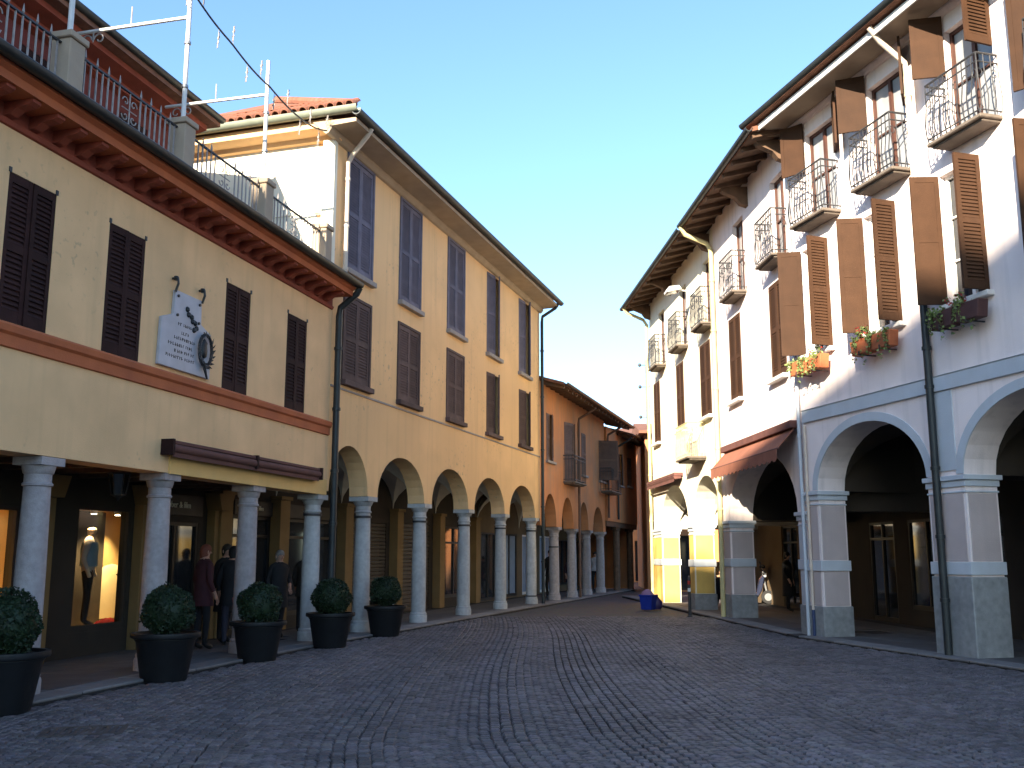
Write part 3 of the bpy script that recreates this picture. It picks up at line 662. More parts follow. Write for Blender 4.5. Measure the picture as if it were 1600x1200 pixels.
# deep eaves with rafters
def eaves(root, s0, s1, ze, ov, pitch, depth, m=WOOD, step=.62, d0=0.0, thick=.10, gm=GUT, roofm=ROOF, gr=.085):
    rf = MB(); zr = ze + (depth / 2 + ov) * pitch; y0 = d0 - ov; yr = d0 + depth / 2; y1 = d0 + depth + ov
    rf.ex([(y0, ze), (y0, ze + thick), (yr, zr + thick), (y1, ze + thick), (y1, ze), (yr, zr)], s0, s1); rf.build('roof', roofm, root)
    ra = MB(); ra.ex([(y0 + .05, ze - .10), (y0 + .02, ze - .004), (d0 + .3, ze + (ov + .28) * pitch - .004), (d0 + .3, ze + (ov + .28) * pitch - .15)], -.05, .05); rm = ra.mesh('rafter', m)
    s = s0 + .25
    while s < s1 - .1: obj('rafter', rm, root, (s, 0, 0)); s += step
    b = MB(); b.quad((s0, y0 + .03, ze - .002), (s1, y0 + .03, ze - .002), (s1, d0 + .35, ze + (ov + .32) * pitch - .002), (s0, d0 + .35, ze + (ov + .32) * pitch - .002)); b.build('soffit', m, root)
    if gm: gutter(root, s0, s1, y0 - gr * .8, ze + .08, gr, gm)
eaves(C, -.05, 12.4, 7.30, .85, .30, 8.0); eaves(C, 12.45, 17.8, 6.98, .80, .30, 8.0, d0=-.1)
for s, zt in ((4.85, 7.2), (10.25, 7.2), (12.35, 6.9)):
    downpipe(C, [(s, -.86, zt), (s, -.7, zt - .12), (s, -.2, zt - .4), (s, -.18, zt - .6), (s, -.18, 3.2 if s > 5 else .02)], .05, GUT if s > 11 else SH_C)
# chimney with a little tiled roof
q = MB(); q.box(8.7, 10.1, 2.6, 3.4, 8.0, 8.95); ch = q.build('chimney', P_C, C)
q = MB(); q.ex([(2.35, 8.95), (2.35, 9.02), (3.0, 9.42), (3.65, 9.02), (3.65, 8.95)], 8.35, 10.4); q.build('chimney_roof', TILE, ch)
for i in range(11): obj('roof_tile', tme, C, (8.45 + i * .19, 2.30, 9.02), rot=(R(0), R(-31), R(90)))

# ================================================================== HOUSE R1: near white house
R1 = FR1.root('white_house', 'tall white house with tan shutters, flower troughs and two wide grey arches', 'building')
R1E = 12.8
r1arch = [(.43, 3.72, 2.88, 1.15), (4.60, 7.90, 2.88, 1.15), (8.75, 12.0, 2.88, 1.15)]
r1c = [.76, 2.90, 5.02, 7.3, 9.5, 11.5]
r1w = [(c - .47, c + .47, 5.62, 7.82) for c in r1c] + [(c - .52, c + .52, 8.30, 10.22) for c in (1.15, 3.30, 5.45, 7.6, 9.8)]
wall_mesh(-.02, R1E, 10.95, .6, r1arch, r1w, base=-.03).build('wall', P_R1, R1)
for i, (a, b, z0, z1) in enumerate(r1w):
    if i < 6:
        wn = window(R1, a, b, z0, z1, SH_R, frame=WHITE, left=(118, 112, 108, 100, 120, 100)[i], right=(96, 92, 90, 95, 100, 92)[i], dsh=-.035, sill=(.13, .085), sillm=WHITE)
    else:
        wn = window(R1, a, b, z0, z1, SH_R, frame=SH_RB, left=(150, 128, 118, 150, 120)[i - 6], right=(150, 140, 95, 150, 120)[i - 6], dsh=-.035, shz=(9.42, 10.5) if i < 9 else (z0, z1), cols=2, rows=2, name='french_window', mids=0, glass=CURT)
for i, c in enumerate((1.15, 3.30, 5.45, 7.6, 9.8)): balcony(R1, c - .62, c + .62, 8.24, .42, h=1.0)
# string course, pier mouldings
b = MB(); b.ex([(-.0, 4.25), (-.05, 4.26), (-.05, 4.49), (-.07, 4.51), (0, 4.53)], .06, R1E); b.build('string_course', P_BLUE, R1)
def pier(root, s0, s1, spring, pm, th=.6, zb=0.0, bands=((1.30, 1.50),), plinth=.62):
    """panelled facing wrapped round a pier: plinth, panels, band, impost"""
    def wrap(z0, z1, o, nm, m, bev=.006):
        q = MB(); q.box(s0 - o, s1 + o, -o, th + o, z0, z1); return q.build(nm, m, root, bevel=bev)
    wrap(zb, plinth, .035, 'plinth', STONE_D, .015)
    z = plinth
    for z0, z1 in bands: wrap(z0, z1, .035, 'band', P_BLUE)
    wrap(spring - .20, spring - .10, .03, 'impost', P_BLUE); wrap(spring - .098, spring - .02, .065, 'impost_moulding', P_BLUE); wrap(spring - .30, spring - .27, .02, 'astragal', P_BLUE)
    zz = [plinth] + [v for bnd in bands for v in bnd] + [spring - .30]
    for z0, z1 in zip(zz[::2], zz[1::2]):
        if z1 - z0 < .1: continue
        q = MB(); q.box(s0 + .045, s1 - .045, -.012, th + .012, z0 + .012, z1 - .012); q.box(s0 - .0125, s1 + .0125, .035, th - .035, z0 + .0125, z1 - .0125); q.build('pier_panel', pm, root, bevel=.004)
pier(R1, 3.72, 4.60, 2.88, P_PINK, plinth=1.27); pier(R1, 7.9, 8.75, 2.88, P_PINK); pier(R1, -.02, .43, 2.88, P_PINK)
# plain spandrel frames around the arches
for a, b_ in ((3.86, 4.46), (8.0, 8.6)):
    q = MB(); q.box(a, b_, -.022, .0, 2.95, 4.24); q.build('pilaster_strip', P_BLUE, R1)
for (a, b_, sp, ri) in r1arch:      # raised archivolt
    q = MB(); n = 28; c = (a + b_) / 2; h = (b_ - a) / 2; vs = []
    for k in range(n + 1):
        t = math.pi * k / n
        for rr, dd in ((0, 0.0), (0, -.02), (.16, -.02), (.16, 0.0)): vs.append((c - (h + rr) * math.cos(t), dd, sp + (ri + rr) * math.sin(t)))
    q.add(vs, [(k * 4 + j, k * 4 + (j + 1) % 4, k * 4 + 4 + (j + 1) % 4, k * 4 + 4 + j) for k in range(n) for j in range(4)]); q.build('archivolt', P_BLUE, R1)
vault_mesh([(.43, 3.72), (4.6, 7.9), (8.75, 12.0)], .6, 3.3, 2.88, 1.16).build('arcade_vault', P_IN, R1)
for a, b_ in ((3.72, 4.60), (7.9, 8.75), (-.02, .43)): q = MB(); q.box(a, b_, .602, 3.3, 2.86, 4.1); q.build('cross_arch', P_IN, R1)
ropen = [(.7, 1.6, .05, 2.4), (2.2, 3.4, .05, 2.6), (4.9, 7.2, .4, 2.5), (9.2, 11.6, .4, 2.5)]
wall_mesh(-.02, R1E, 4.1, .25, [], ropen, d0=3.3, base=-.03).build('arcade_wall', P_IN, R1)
for q_ in ropen: shopfront(R1, *q_, 3.36, 2 if q_[1] - q_[0] > 1.5 else 1, glass=GLASS, transom=2.0 if q_[2] < .2 else None, name='shop_door' if q_[2] < .2 else 'shop_window')
for s in (.2, 4.15, 8.3):
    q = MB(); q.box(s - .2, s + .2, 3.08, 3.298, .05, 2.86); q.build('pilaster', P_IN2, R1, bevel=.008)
# eaves with white edge and plaster soffit
b = MB(); b.ex([(0, 10.50), (-.05, 10.51), (-.09, 10.58), (-.09, 10.62), (0, 10.64)], -.0, R1E); b.build('wall_cornice', P_R1, R1)
b = MB(); b.ex([(.3, 10.66), (-.70, 10.56), (-.70, 10.61), (.3, 10.72)], -.35, R1E); b.build('soffit', SOFF, R1)
b = MB(); b.box(-.35, R1E, -.735, -.702, 10.53, 10.66); b.build('fascia', WHITE, R1)
rf = MB(); rf.ex([(-.88, 10.70), (-.88, 10.84), (4.5, 12.3), (9.9, 10.84), (9.9, 10.70)], -.38, R1E + .2); rf.build('roof', ROOF, R1)
gutter(R1, -.40, R1E, -.86, 10.80, .095, GUT)
b = MB(); b.box(R1E - .3, R1E, .6, 9, 0, 10.7); b.box(-.02, R1E, 8.7, 9.0, 0, 10.7); b.build('side_wall', P_R1, R1)
# downpipes: pale above, dark iron below
downpipe(R1, [(4.06, -.80, 10.68), (4.06, -.6, 10.45), (4.06, -.12, 10.1), (4.06, -.10, 9.9), (4.06, -.10, 5.75)], .052, PIPEW, [(4.06, -.1, z) for z in (9.5, 8.0, 6.6)])
downpipe(R1, [(4.06, -.10, 5.75), (4.06, -.10, .0)], .062, GUT, [(4.06, -.1, z) for z in (5.0, 4.35, 3.0, 1.9, .9)])
downpipe(R1, [(.14, -.06, 4.2), (.14, -.06, .55)], .028, PIPEW, [(.14, -.06, z) for z in (3.6, 2.9, 1.4)])
downpipe(R1, [(.14, -.06, .55), (.14, -.06, 0)], .03, mat('pipe_navy', (.03, .05, .12), .5))
downpipe(R1, [(-.06, -.06, 10.2), (-.06, -.06, 0)], .035, P_BLUE, [(-.06, -.06, z) for z in (8, 6, 4, 2.4)])

# ================================================================== HOUSE R2a / R2b
R2A = FR2.root('ivory_house', 'narrow white house with louvred shutters and bowed balconies beside the bend', 'building')
R2B = FR2.root('yellow_pier_house', 'ivory house with yellow arcade piers at the far end of the sunny row', 'building')
r2arch = [(1.25, 5.02, 2.5, 1.32), (5.62, 8.60, 2.5, 1.32), (9.42, 14.40, 2.5, 1.45)]
wl = [(.55, 1.5), (4.02, 4.95), (7.0, 8.1)]; wa = [(10.0, 10.98), (13.25, 14.2)]
ub = [2.0, 5.1, 8.02]; ua = [11.05, 14.05]
r2bw = [(a, b, 5.43, 7.55) for a, b in wl] + [(c - .45, c + .45, 7.98, 9.85) for c in ub]
r2aw = [(a, b, 5.45, 7.6) for a, b in wa] + [(c - .45, c + .45, 8.05, 9.95) for c in ua]
wall_mesh(0, 8.75, 10.6, .6, r2arch[:2], r2bw, base=-.03).build('wall', P_R2, R2B)
wall_mesh(8.755, 14.93, 10.7, .6, r2arch[2:], r2aw, base=-.03).build('wall', P_R1, R2A)
for rt, ws in ((R2B, r2bw), (R2A, r2aw)):
    for i, (a, b, z0, z1) in enumerate(ws):
        if z0 < 7: window(rt, a, b, z0, z1, SH_R, frame=WHITE, left=0, right=0, dsh=-.02, sill=(.14, .09), sillm=WHITE)
        else: window(rt, a, b, z0, z1, SH_R, frame=SH_RB, ls=False, rs=False, rows=2, name='french_window', glass=CURT)
for c in ub: balcony(R2B, c - .58, c + .58, 7.92, .38, h=1.0)
for c in ua: balcony(R2A, c - .58, c + .58, 8.0, .38, h=1.0)
bl = balcony(R2B, 5.9, 7.35, 4.35, .55, h=.95, m=PIPEY)
for bb in (R2B,):
    pier(bb, -.3, 1.25, 2.5, P_YEL, bands=((1.28, 1.48),), plinth=.05); pier(bb, 5.02, 5.62, 2.5, P_YEL, bands=((1.28, 1.48),), plinth=.5)
pier(R2A, 8.80, 9.42, 2.5, P_PINK, bands=((1.32, 1.52),), plinth=.62); pier(R2A, 14.40, 14.90, 2.5, P_BLUE, bands=((1.32, 1.52),), plinth=.62)
vault_mesh([(1.25, 5.02), (5.62, 8.6)], .6, 3.3, 2.5, 1.33).build('arcade_vault', P_INW, R2B)
vault_mesh([(9.42, 14.4)], .6, 3.3, 2.5, 1.46).build('arcade_vault', P_IN, R2A)
for a, b_ in ((5.02, 5.62), (.65, 1.25)): q = MB(); q.box(a, b_, .602, 3.3, 2.48, 3.9); q.build('cross_arch', P_INW, R2B)
for a, b_ in ((8.6, 9.42), (14.4, 14.93)): q = MB(); q.box(a, b_, .602, 3.3, 2.48, 4.0); q.build('cross_arch', P_IN, R2A)
wall_mesh(0, 8.75, 3.9, .25, [], [(3.6, 5.0, .05, 2.5), (5.9, 8.2, .05, 2.6)], d0=3.3, base=-.03).build('arcade_wall', P_IN2, R2B)
shopfront(R2B, 3.6, 5.0, .05, 2.5, 3.40, 2, glass=GLASS, transom=2.0, name='shop_door'); shopfront(R2B, 5.9, 8.2, .05, 2.6, 3.40, 3, glass=GLASS, transom=2.1, name='shop_door')  # a dark door belongs here; dark shopfronts added to darken the inner wall
wall_mesh(8.755, 14.93, 4.0, .25, [], [(10.2, 11.6, .05, 2.4), (12.3, 14.0, .4, 2.4)], d0=3.3, base=-.03).build('arcade_wall', P_IN, R2A)
shopfront(R2A, 10.2, 11.6, .05, 2.4, 3.36, 2, glass=GLASS, transom=2.0, name='shop_door'); shopfront(R2A, 12.3, 14.0, .4, 2.4, 3.36, 2, glass=GLASS)
eaves(R2B, -.45, 8.72, 10.45, .85, .28, 8.0, step=.75); eaves(R2A, 8.74, 15.15, 10.50, .85, .28, 8.0, step=.75)
for rt, s in ((R2A, 14.7), (R2A, 11.9), (R2B, 8.3), (R2B, 3.6), (R2B, .15)):   # big carved eave brackets
    q = MB(); q.ex([(0, 10.0), (-.18, 10.06), (-.30, 10.22), (-.62, 10.36), (-.66, 10.44), (0, 10.50)], s - .09, s + .09); q.build('eave_bracket', WOOD, rt)
q = MB(); q.box(0, .3, 3.5, 8, 0, 10.5); q.box(0, .3, .6, 3.5, 3.9, 10.5); q.box(0, 8.75, 7.7, 8.0, 0, 10.5); q.build('side_wall', P_R2, R2B)
q = MB(); q.box(8.755, 14.93, 7.7, 8.0, 0, 10.5); q.build('rear_wall', P_R1, R2A)
downpipe(R2A, [(8.85, -.92, 10.52), (8.85, -.80, 10.3), (8.85, -.2, 10.05), (8.86, -.10, 9.85), (8.86, -.10, 2.9), (8.86, -.10, 0)], .065, PIPEY, [(8.86, -.1, z) for z in (9, 7.6, 6, 4.4, 2.8)])
downpipe(R2B, [(-.1, -.92, 10.5), (-.1, -.80, 10.3), (-.1, -.2, 10.05), (-.08, -.08, 9.85), (-.08, -.08, 0)], .06, PIPEY, [(-.08, -.08, z) for z in (9, 7.6, 6, 4.4, 2.8)])

# ================================================================== buildings farther on, and the shadow-casting block behind the camera
def simple_house(name, label, x, y, rz, L, D, H, m, cols, rows, roofm=ROOF, z1=3.6, shm=SH_C, ww=1.0, wh=1.6, wt=.35, sh=True, pitch=.35):
    r = thing(name, label, 'building', (x, y, 0), rz)
    ws = [((i + .5) * L / cols - ww / 2, (i + .5) * L / cols + ww / 2, z1 + j * 3.1, z1 + j * 3.1 + wh) for i in range(cols) for j in range(rows)]
    dr = [((i + .5) * L / cols - .7, (i + .5) * L / cols + .7, .05, 2.5) for i in range(cols)]
    wall_mesh(0, L, H, wt, [], ws + dr, base=-.03).build('wall', m, r)
    for a, b, z0, zz in ws: window(r, a, b, z0, zz, shm, left=rnd.choice((0, 0, 170)), right=rnd.choice((0, 0, 170)), dsh=-.05, sill=(.1, .1))
    for a, b, z0, zz in dr: shopfront(r, a, b, z0, zz, .2, 2, glass=GLASS, name='shop_door')
    q = MB(); q.box(0, .3, wt, D, 0, H); q.box(L - .3, L, wt, D, 0, H); q.box(.3, L - .3, D - .3, D, 0, H); q.build('side_wall', m, r)
    q = MB(); q.ex([(-.6, H - .02), (-.6, H + .1), (D / 2, H + .1 + (D / 2 + .6) * pitch), (D + .6, H + .1), (D + .6, H - .02)], -.3, L + .3); q.build('roof', roofm, r)
    return r
# closes the view at the street's far bend
simple_house('ochre_house', 'sunlit ochre house closing the far end of the street', 1.5, 63, R(-8), 11, 8, 9.0, P_C, 4, 2, pitch=.2)
simple_house('salmon_house', 'orange and white house seen through the arch of the yellow-piered arcade', 6.2, 46, R(-4), 8.5, 8, 7.2, P_C, 3, 1, pitch=.2)
simple_house('grey_house', 'plain pale house behind the orange house at the street end', 12.5, 56, R(-10), 12, 8, 9.0, P_R2, 4, 2)
# unseen tall block, added and sized to cast the shade over the square
u0 = -44.0; zt = 6.2 + .384 * (16.7 - u0); ca, sa = -math.cos(SUN_AZ), -math.sin(SUN_AZ)
bx, by = u0 * ca, u0 * sa
dirv = Vector((-sa, ca, 0)); L = 30
st_ = Vector((bx, by, 0)) - dirv * 12.5   # facade faces the square
ang = math.atan2(dirv.y, dirv.x)
blk = thing('shadow_block', 'unseen tall cream block behind the camera, added to cast the shade over the square', 'building', (st_.x, st_.y, 0), ang)
wsb = [((i + .5) * L / 10 - .6, (i + .5) * L / 10 + .6, 4.2 + j * 3.1, 5.9 + j * 3.1) for i in range(10) for j in range(8)]
wall_mesh(0, L, zt, .4, [], wsb, base=-.03).build('wall', P_R2, blk)
pn = MB(); pn.box(-.6, .6, .18, .2, 0, 1.7); pm2 = pn.mesh('window', GLASS)
for a, b, z0, z1 in wsb: obj('window', pm2, blk, (a + .6, 0, z0))
q = MB(); q.box(0, .3, .4, 11, 0, zt); q.box(L - .3, L, .4, 11, 0, zt); q.box(.3, L - .3, 10.7, 11, 0, zt); q.build('side_wall', P_R2, blk)
q = MB(); q.box(.0, L, .2, 11.0, zt, zt + .05); q.build('roof', ROOF, blk)

# ================================================================== THINGS
def place(o, fr, s, d, z=0.0, rz=0.0):
    p = fr.w(s, d, z); o.location = p; o.rotation_euler = (0, 0, fr.rz + rz); return o
def child_of_frame(name, label, cat, fr, group=None): return thing(name, label, cat, (fr.x0, fr.y0, 0), fr.rz, group)
# ---- box balls in black pots
def leaf_ball(r, n, seed, size=.034):
    q = random.Random(seed); b = MB()
    for _ in range(n):
        v = Vector((q.gauss(0, 1), q.gauss(0, 1), q.gauss(0, 1))).normalized()
        bump = 1 + .07 * math.sin(v.x * 5 + seed) + .05 * math.sin(v.z * 6 + 2 * seed) + .04 * math.sin(v.y * 8)
        p = v * (r * bump * (1 - abs(q.gauss(0, .055)) + (q.random() < .05) * .06))
        a = v.cross(Vector((q.gauss(0, 1), q.gauss(0, 1), q.gauss(0, 1)))).normalized(); c = (v * q.uniform(.2, 1) + a * q.uniform(-.6, .6) + Vector((q.gauss(0, .4), q.gauss(0, .4), q.gauss(0, .4)))).normalized()
        s = size * q.uniform(.7, 1.3)
        b.add([p - a * s * .45, p + c * s * .5 , p + a * s * .45, p - c * s * .6 ], [(0, 1, 2, 3)])
    return b
def potted(loc, seed, label, sc=1.0, br=.33, bz=.86):
    t = thing('potted_boxwood', label, 'potted plant', loc, rnd.uniform(0, 6), 'clipped box balls in black pots along the left arcade')
    p = MB(); H = .60
    p.lathe(0, 0, [(.27, 0), (.285, .02), (.365, H * .82), (.385, H * .86), (.385, H * .88), (.425, H * .90), (.435, H * .93), (.43, H), (.385, H), (.37, H - .06), (.02, H - .06)], 36); p.build('pot', POT, t, smooth=True)
    q = MB(); q.lathe(0, 0, [(.365, H - .07), (.36, H - .035), (.2, H - .02), (.02, H - .015)], 24); q.build('soil', SOIL, t)
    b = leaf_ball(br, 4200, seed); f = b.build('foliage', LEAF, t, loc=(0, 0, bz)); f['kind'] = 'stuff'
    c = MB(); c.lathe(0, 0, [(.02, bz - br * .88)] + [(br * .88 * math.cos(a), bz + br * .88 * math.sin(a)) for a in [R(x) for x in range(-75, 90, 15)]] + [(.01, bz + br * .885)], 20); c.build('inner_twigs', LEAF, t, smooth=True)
    c = MB(); c.tube([(0, 0, H - .05), (.01, 0, bz - .1)], .03, 8); c.build('stem', WOOD, t)
    t.scale = (sc,) * 3; return t
z0p = -.0
potted((-5.28, 10.62, z0p), 1, 'clipped box ball in black pot before the stone column left of the lit display', 1.03)
potted((-4.52, 13.3, z0p), 2, 'clipped box ball in black pot before the second stone column, beside the lit shop display', 1.02)
potted((-3.93, 15.75, z0p), 3, 'clipped box ball in black pot below the rolled awning, by the people', 1.0)
potted((-3.22, 18.0, z0p), 4, 'clipped box ball in black pot beside the dark downpipe between the two houses', 1.0)
potted((-2.56, 20.5, z0p), 5, 'clipped box ball in black pot before the first pale column of the buff house', 1.0, .30, .88)

t = thing('drain_cover', 'rusty iron drain grating set in the cobbles near the black pots', 'drain', (-3.95, 9.55, -.004), R(14))
q = MB(); q.box(-.36, .36, -.24, -.19, -.02, .016); q.box(-.36, .36, .19, .24, -.02, .016); q.box(-.36, -.31, -.19, .19, -.02, .016); q.box(.31, .36, -.19, .19, -.02, .016); q.box(-.31, .31, -.19, .19, -.02, -.004); q.build('frame', mat('iron_rusty', (.07, .055, .05), .7, .3, 8, .3, 40), t)
sl_ = MB(); sl_.box(-.018, .018, -.19, .19, -.004, .012); slm = sl_.mesh('bar', MATS['iron_rusty'])
for k in range(9): obj('bar', slm, t, (-.26 + k * .065, 0, 0))
# ---- memorial plaque on the cream house
t = child_of_frame('memorial_plaque', 'grey marble memorial plaque with bronze wreath on the cream wall', 'plaque', FA)
ol = [(-5.72, 4.22), (-5.70, 4.90), (-5.42, 5.00), (-5.40, 5.36), (-4.72, 5.36), (-4.70, 5.00), (-4.43, 4.90), (-4.40, 4.22)]
p = MB(); p.exy(ol, -.055, -.004); p.build('slab', MARBLE, t, bevel=.006)
ins = MB(); q = random.Random(5)
for zz, a, b_ in ((4.86, -5.30, -4.92), (4.74, -5.2, -4.98), (4.65, -5.38, -4.86), (4.55, -5.52, -4.86), (4.46, -5.36, -4.88), (4.37, -5.56, -4.84)):
    x = a
    while x < b_:
        wd = q.uniform(.018, .04)
        ins.box(x, x + wd * .35, -.058, -.054, zz, zz + .045); ins.box(x, x + wd, -.0578, -.054, zz + q.choice((0, .018, .036)), zz + q.choice((0, .018, .036)) + .008 + .001)
        x += wd + (.02 if q.random() < .85 else .05)
ins.build('inscription', BRONZE, t)
wr = MB(); wr.tube([(-4.62 + .17 * math.cos(a), -.10, 4.62 + .24 * math.sin(a)) for a in [2 * math.pi * k / 20 for k in range(21)]], .024, 8)
wr.lathe(-4.62, -.075, [(.01, 4.50), (.06, 4.53), (.075, 4.62), (.06, 4.70), (.07, 4.74), (.01, 4.80)], 10, 1, .5)
qw = random.Random(8)
for k in range(64):
    a = 2 * math.pi * (k // 2) / 32 + qw.uniform(-.06, .06); sd = 1 if k % 2 else -1
    c = Vector((-4.62 + .17 * math.cos(a), -.10, 4.62 + .24 * math.sin(a))); u = Vector((-math.sin(a), 0, math.cos(a))); v = Vector((math.cos(a), 0, math.sin(a)))
    d = (u * 1.0 + v * sd * qw.uniform(.5, 1.0) + Vector((0, qw.uniform(-.7, -.1), 0))).normalized(); e_ = d.cross(Vector((0, 1, 0)) + v * qw.uniform(-.5, .5)).normalized(); L_ = qw.uniform(.07, .11)
    wr.add([c, c + d * L_ * .5 + e_ * .018, c + d * L_, c + d * L_ * .5 - e_ * .018], [(0, 1, 2, 3)])
wr.tube([(-4.66, -.10, 4.42), (-4.56, -.11, 4.2)], .03, 6, .015)
wr.build('wreath', BRONZE, t, smooth=True)
em = MB()
for k, (x, z) in enumerate(((-5.10, 5.13), (-5.06, 5.06), (-4.98, 5.04), (-4.95, 4.98), (-4.88, 4.97), (-4.84, 4.9), (-4.90, 4.86))): em.lathe(x, -.06, [(.01, z - .03), (.04, z - .01), (.035, z + .03), (.01, z + .05)], 7)
em.build('bronze_figures', BRONZE, t, smooth=True)
for (x, z) in ((-5.42, 5.42), (-4.72, 5.42)):
    q = MB(); q.tube([(x, -.0, z + .10), (x, -.09, z + .10), (x, -.10, z + .02), (x, -.06, z - .10)], .018, 6); q.lathe(x, -.06, [(.03, z + .07), (.045, z + .09), (.03, z + .13)], 8); q.build('hook', BRONZE, t)
for (x, z) in ((-5.34, 5.28), (-5.34, 5.0), (-4.78, 5.28), (-4.78, 5.0)):
    q = MB(); q.tube([(x, -.075, z), (x, -.05, z)], .022, 8); q.build('stud', BRONZE, t)

# ---- rolled awning on the cream house
t = child_of_frame('rolled_awning', 'rolled-up dusky brown awning on the cream house above the arcade', 'awning', FA)
q = MB(); q.box(-5.42, -.62, -.16, -.004, 3.14, 3.19); q.box(-5.42, -.62, -.03, -.003, 3.02, 3.14); q.build('cassette', AWN, t, bevel=.008)
q = MB(); q.tube([(-5.40, -.13, 3.08), (-3.2, -.135, 3.07), (-.64, -.13, 3.08)], .062, 12); q.build('rolled_canvas', AWN, t, smooth=True)
q = MB(); q.box(-5.38, -.66, -.15, -.145, 2.955, 3.03); q.build('valance', AWN, t)
for x in (-5.44, -3.05, -.62):
    q = MB(); q.box(x - .025, x + .025, -.20, -.004, 2.98, 3.20); q.build('bracket', SH_A, t)
# ---- awning on the ivory house: hood with scalloped valance
t = child_of_frame('hood_awning', 'brown and salmon awning with scalloped valance over the wide arch', 'awning', FR2)
q = MB(); q.box(9.45, 14.75, -.20, -.004, 4.20, 4.36); q.build('cassette', AWN, t, bevel=.01)
q = MB(); n = 12
q.add([(9.55, -.10, 4.20), (14.7, -.10, 4.20), (14.7, -.48, 3.78), (9.55, -.48, 3.78), (9.55, -.10, 4.17), (14.7, -.10, 4.17), (14.7, -.48, 3.75), (9.55, -.48, 3.75)], [(0, 1, 2, 3), (4, 7, 6, 5), (0, 3, 7, 4), (1, 5, 6, 2), (2, 6, 7, 3), (0, 4, 5, 1)]); q.build('canvas', AWNR, t)
q = MB(); vs = []; m_ = 48
for k in range(m_ + 1):
    x = 9.55 + 5.15 * k / m_; zb = 3.56 + (0 if k % 3 == 0 else -.05); vs += [(x, -.482, 3.78), (x, -.49, zb)]
q.add(vs, [(2 * k, 2 * k + 2, 2 * k + 3, 2 * k + 1) for k in range(m_)]); va = q.build('valance', AWNR, t)
md_ = va.modifiers.new('thickness', 'SOLIDIFY'); md_.thickness = .006
q = MB(); q.tube([(9.5, -.47, 3.775), (14.75, -.47, 3.775)], .022, 8); q.build('front_bar', AWN, t)
for x in (9.7, 14.5):
    q = MB(); q.tube([(x, -.12, 4.14), (x, -.45, 3.765)], .016, 6); q.build('arm', STEEL, t)
t = child_of_frame('folded_awning', 'narrow folded brown awning above the yellow-piered arch', 'awning', FR2)
q = MB(); q.box(.25, 4.5, -.28, -.004, 4.02, 4.12); q.ex([(-.26, 3.92), (-.30, 4.0), (-.26, 4.02), (-.06, 4.02), (-.03, 3.95)], .28, 4.48); q.build('cassette', AWN, t, bevel=.01)
q = MB(); q.box(.3, 4.45, -.285, -.28, 3.84, 3.93); q.build('valance', AWN, t)

# ---- flower troughs under the near white house's windows
def trough(s, label, seed, m=TERRA, trailing=1.0, flowers=.3):
    t = child_of_frame('flower_trough', label, 'flower box', FR1, 'flower troughs under the white house windows')
    for x in (s - .30, s + .30):
        q = MB(); q.ex([(-.002, 5.16), (-.36, 5.16), (-.36, 5.24), (-.345, 5.24), (-.345, 5.18), (-.002, 5.18)], x - .012, x + .012); q.build('hanger', IRON, t)
    for x in (s - .30, s + .30):
        q = MB(); q.exy([(x - .285, 5.46), (x - .28, 5.42), (x - .24, 5.182), (x + .24, 5.182), (x + .28, 5.42), (x + .285, 5.46)], -.34, -.14); q.build('trough', m, t, bevel=.012)
    q = random.Random(seed); b = MB()
    for st in range(13):
        x = s + q.uniform(-.55, .55); y = -.24 + q.uniform(-.09, .06); z = 5.46; dirx = q.uniform(-.4, .4); L = q.uniform(.25, .68) * trailing; tr = q.random() < .6
        pts = [Vector((x, y, z))]
        for k in range(7):
            f = (k + 1) / 7
            pts.append(Vector((x + dirx * f * .25, y - (.12 * min(1, f * 2.2) if tr else .05 * f), z + (.07 * math.sin(f * 2.0) - L * max(0, f - .25) if tr else .16 * f))))
        for p_ in pts:
            for _ in range(5):
                c = p_ + Vector((q.gauss(0, .025), q.gauss(0, .02), q.gauss(0, .025))); a = Vector((q.gauss(0, 1), q.gauss(0, 1), q.gauss(0, 1))).normalized(); d = a.cross(Vector((q.gauss(0, 1), q.gauss(0, 1), q.gauss(0, 1)))).normalized(); sz = q.uniform(.018, .036)
                b.cur = 1 if (q.random() < flowers and not tr) else 0
                b.add([c - a * sz, c + d * sz * .7, c + a * sz, c - d * sz * .7], [(0, 1, 2, 3)])
    b.build('plants', [LEAFG, FLOW], t)['kind'] = 'stuff'
trough(.72, 'sunlit terracotta flower troughs with pale trailing plants, beside the scalloped awning', 11)
trough(2.85, 'terracotta flower troughs half in shade under the middle white-house window', 12, flowers=.45)
trough(5.02, 'dark flower troughs with trailing plants right of the dark iron downpipe', 13, mat('trough_dark', (.07, .03, .028), .8, .2, 5), 1.1, .5)

# ---- hanging lanterns in the arcades
def lantern(fr, s, d, ztop, label, drop=.25):
    t = thing('hanging_lantern', label, 'lantern', fr.w(s, d, ztop), fr.rz)
    q = MB(); q.tube([(0, 0, 0), (0, 0, -drop)], .012, 6); q.lathe(0, 0, [(.05, -.01), (.05, 0)], 10); q.build('rod', IRON, t)
    q = MB(); q.lathe(0, 0, [(.02, -drop), (.05, -drop - .03), (.17, -drop - .13), (.18, -drop - .15), (.15, -drop - .16)], 6); q.build('cap', IRON, t)
    q = MB()
    for k in range(6):
        a = 2 * math.pi * k / 6; q.tube([(.15 * math.cos(a), .15 * math.sin(a), -drop - .15), (.10 * math.cos(a), .10 * math.sin(a), -drop - .46)], .010, 5)
    q.lathe(0, 0, [(.11, -drop - .47), (.11, -drop - .45)], 6); q.lathe(0, 0, [(.005, -drop - .55), (.04, -drop - .5), (.10, -drop - .47)], 6); q.build('cage', IRON, t)
    q = MB(); q.lathe(0, 0, [(.09, -drop - .45), (.135, -drop - .16)], 6); q.build('panes', GLASS, t)
